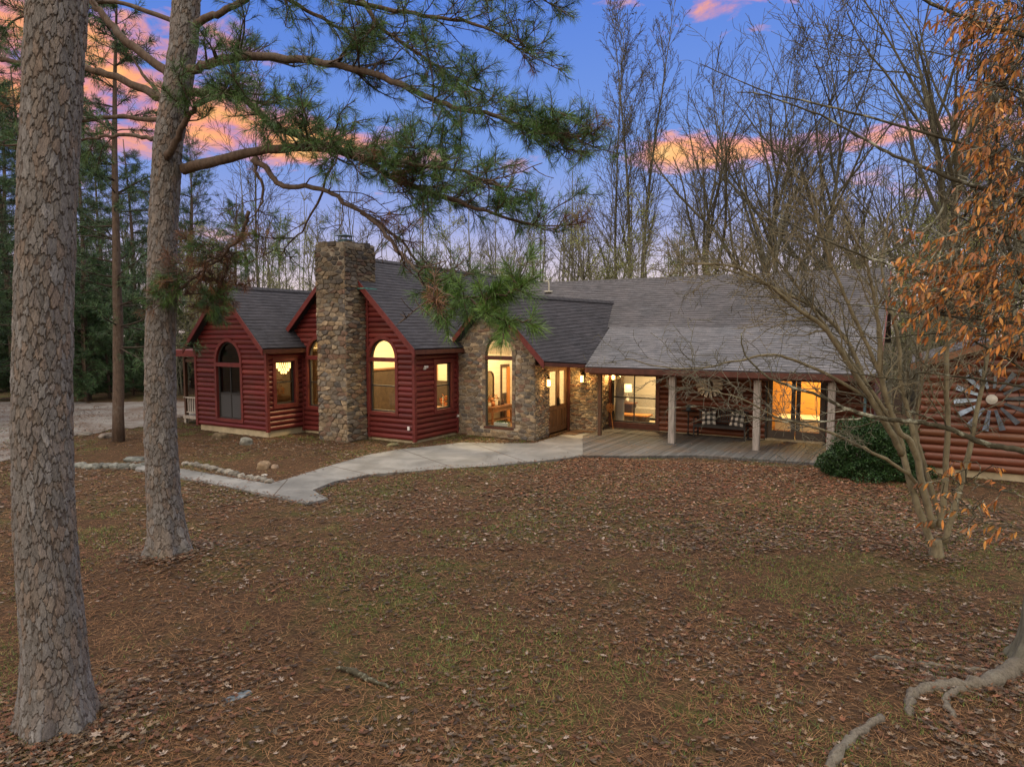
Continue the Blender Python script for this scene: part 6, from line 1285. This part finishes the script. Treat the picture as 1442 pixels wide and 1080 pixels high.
# leaves caught on the roof
# ------------------------------------------------------------------ sky
W = bpy.data.worlds.new('World'); SC.world = W; W.use_nodes = True; nt = W.node_tree; nt.nodes.clear()
class WN(NT):
    def __init__(s): s.t = nt
w = WN(); out = w.n('ShaderNodeOutputWorld'); bg = w.n('ShaderNodeBackground'); w.l(bg.outputs[0], out.inputs[0])
tc = w.n('ShaderNodeTexCoord'); sp = w.n('ShaderNodeSeparateXYZ'); w.l(tc.outputs['Generated'], sp.inputs[0]); dx, dy, dz = sp.outputs
az = w.math('ARCTAN2', dx, dy); el = w.math('ARCSINE', dz)
SUN_EL, SUN_AZ = math.radians(24), math.radians(215)
ns = w.n('ShaderNodeTexSky', sky_type='NISHITA'); ns.sun_disc = False; ns.sun_elevation = math.radians(4); ns.sun_rotation = SUN_AZ; ns.air_density = 1.5
col = w.ramp(w.math('MULTIPLY', el, 1/1.0), [(0.0, srgb(235, 214, 208)), (.07, srgb(205, 194, 212)), (.15, srgb(132, 150, 218)), (.25, srgb(92, 134, 216)), (.44, srgb(66, 114, 212)), (.8, srgb(60, 105, 205))])
# clouds: noise stretched horizontally, gathered where the photo has banks
cmb = w.n('ShaderNodeCombineXYZ'); w.l(az, cmb.inputs[0]); w.l(el, cmb.inputs[1]); mp = w.n('ShaderNodeMapping'); w.l(cmb.outputs[0], mp.inputs[0]); mp.inputs['Scale'].default_value = (1, 2.2, 1)
n1 = w.noise(mp.outputs[0], 6.0, 9, .58, .55); n2 = w.noise(mp.outputs[0], 15, 7, .62, .4)
def blob(x, y, sx, sy, k=1.0, tilt=0.0):
    a0 = math.atan((x-CX)/F_); e0 = math.atan((468-y)/F_*math.cos(a0))
    a = w.math('DIVIDE', w.math('SUBTRACT', az, a0), sx/F_); e_ = w.math('SUBTRACT', w.math('SUBTRACT', el, e0), w.math('MULTIPLY', w.math('SUBTRACT', az, a0), tilt)); e = w.math('DIVIDE', e_, sy/F_)
    return w.math('MULTIPLY', w.math('EXPONENT', w.math('MULTIPLY', w.math('ADD', w.math('MULTIPLY', a, a), w.math('MULTIPLY', e, e)), -1.0)), k)
bl = [blob(60, 70, 170, 60, .95, -.1), blob(330, 75, 90, 26, .75), blob(370, 195, 120, 45, .95, -.05), blob(150, 170, 120, 38, .6), blob(540, 215, 90, 26, .65), blob(985, 214, 140, 26, .88, .02), blob(1180, 200, 140, 20, .80), blob(1005, 26, 95, 34, .78), blob(700, 235, 90, 18, .45), blob(-300, 120, 300, 120, 1), blob(1700, 160, 260, 60, 1)]
s = bl[0]
for x in bl[1:]: s = w.math('ADD', s, x)
s = w.math('MINIMUM', s, 1.25)
dens = w.math('SUBTRACT', w.math('ADD', w.math('ADD', w.math('MULTIPLY', s, .62), w.math('MULTIPLY', w.math('SUBTRACT', n1, .5), 1.9)), w.math('MULTIPLY', w.math('SUBTRACT', n2, .5), 1.1)), .33)
mask = w.ramp(dens, [(-.0, g4(0)), (.12, g4(.32)), (.26, g4(.75)), (.45, g4(1))])
ccol = w.ramp(w.math('ADD', w.math('ADD', w.math('MULTIPLY', n2, .5), w.math('MULTIPLY', n1, .35)), w.math('MULTIPLY', dens, .3)), [(.32, srgb(150, 115, 165)), (.43, srgb(222, 128, 140)), (.54, srgb(243, 148, 116)), (.68, srgb(252, 178, 108)), (.84, srgb(255, 210, 140))])
col = w.mix(mask, col, ccol)
# the unseen half of the sky, above and behind the camera, is a brighter, warmer overcast
up = w.ramp(el, [(.55, g4(0)), (1.1, g4(1))]); bk = w.ramp(w.math('MULTIPLY', dy, -1), [(-.0, g4(0)), (.5, g4(1))]); bk = w.math('MAXIMUM', up, bk); warm = w.mix(bk, col, (.85, .75, .66, 1)); warm = w.mix(up, warm, (2.55, 2.25, 2.0, 1))
fin = w.mix(.04, warm, ns.outputs[0]); w.l(fin, bg.inputs[0]); bg.inputs[1].default_value = 1.0
sd = bpy.data.lights.new('Sun', 'SUN'); sd.energy = .8; sd.angle = math.radians(25); sd.color = (1, .80, .62); so = bpy.data.objects.new('Sun', sd); COL.objects.link(so)
sdir = Vector((math.sin(SUN_AZ)*math.cos(SUN_EL), math.cos(SUN_AZ)*math.cos(SUN_EL), math.sin(SUN_EL))); so.rotation_euler = sdir.to_track_quat('Z', 'Y').to_euler()
# ------------------------------------------------------------------ camera & render
cd = bpy.data.cameras.new('Camera'); cam = bpy.data.objects.new('Camera', cd); COL.objects.link(cam); SC.camera = cam
cam.location = tuple(CAM); cam.rotation_euler = (PI/2-PITCH, 0, 0); cd.sensor_fit = 'HORIZONTAL'; cd.sensor_width = 36; cd.lens = 36*F_/1442; cd.clip_end = 2000; cd.clip_start = .05
SC.view_settings.view_transform = 'Standard'; SC.view_settings.look = 'None'; SC.view_settings.exposure = 0.12; SC.view_settings.gamma = 1
cy = SC.cycles; cy.max_bounces = 6; cy.diffuse_bounces = 3; cy.glossy_bounces = 3; cy.transparent_max_bounces = 8; cy.transmission_bounces = 4; cy.use_denoising = True; cy.sample_clamp_indirect = 4; cy.caustics_reflective = False; cy.caustics_refractive = False
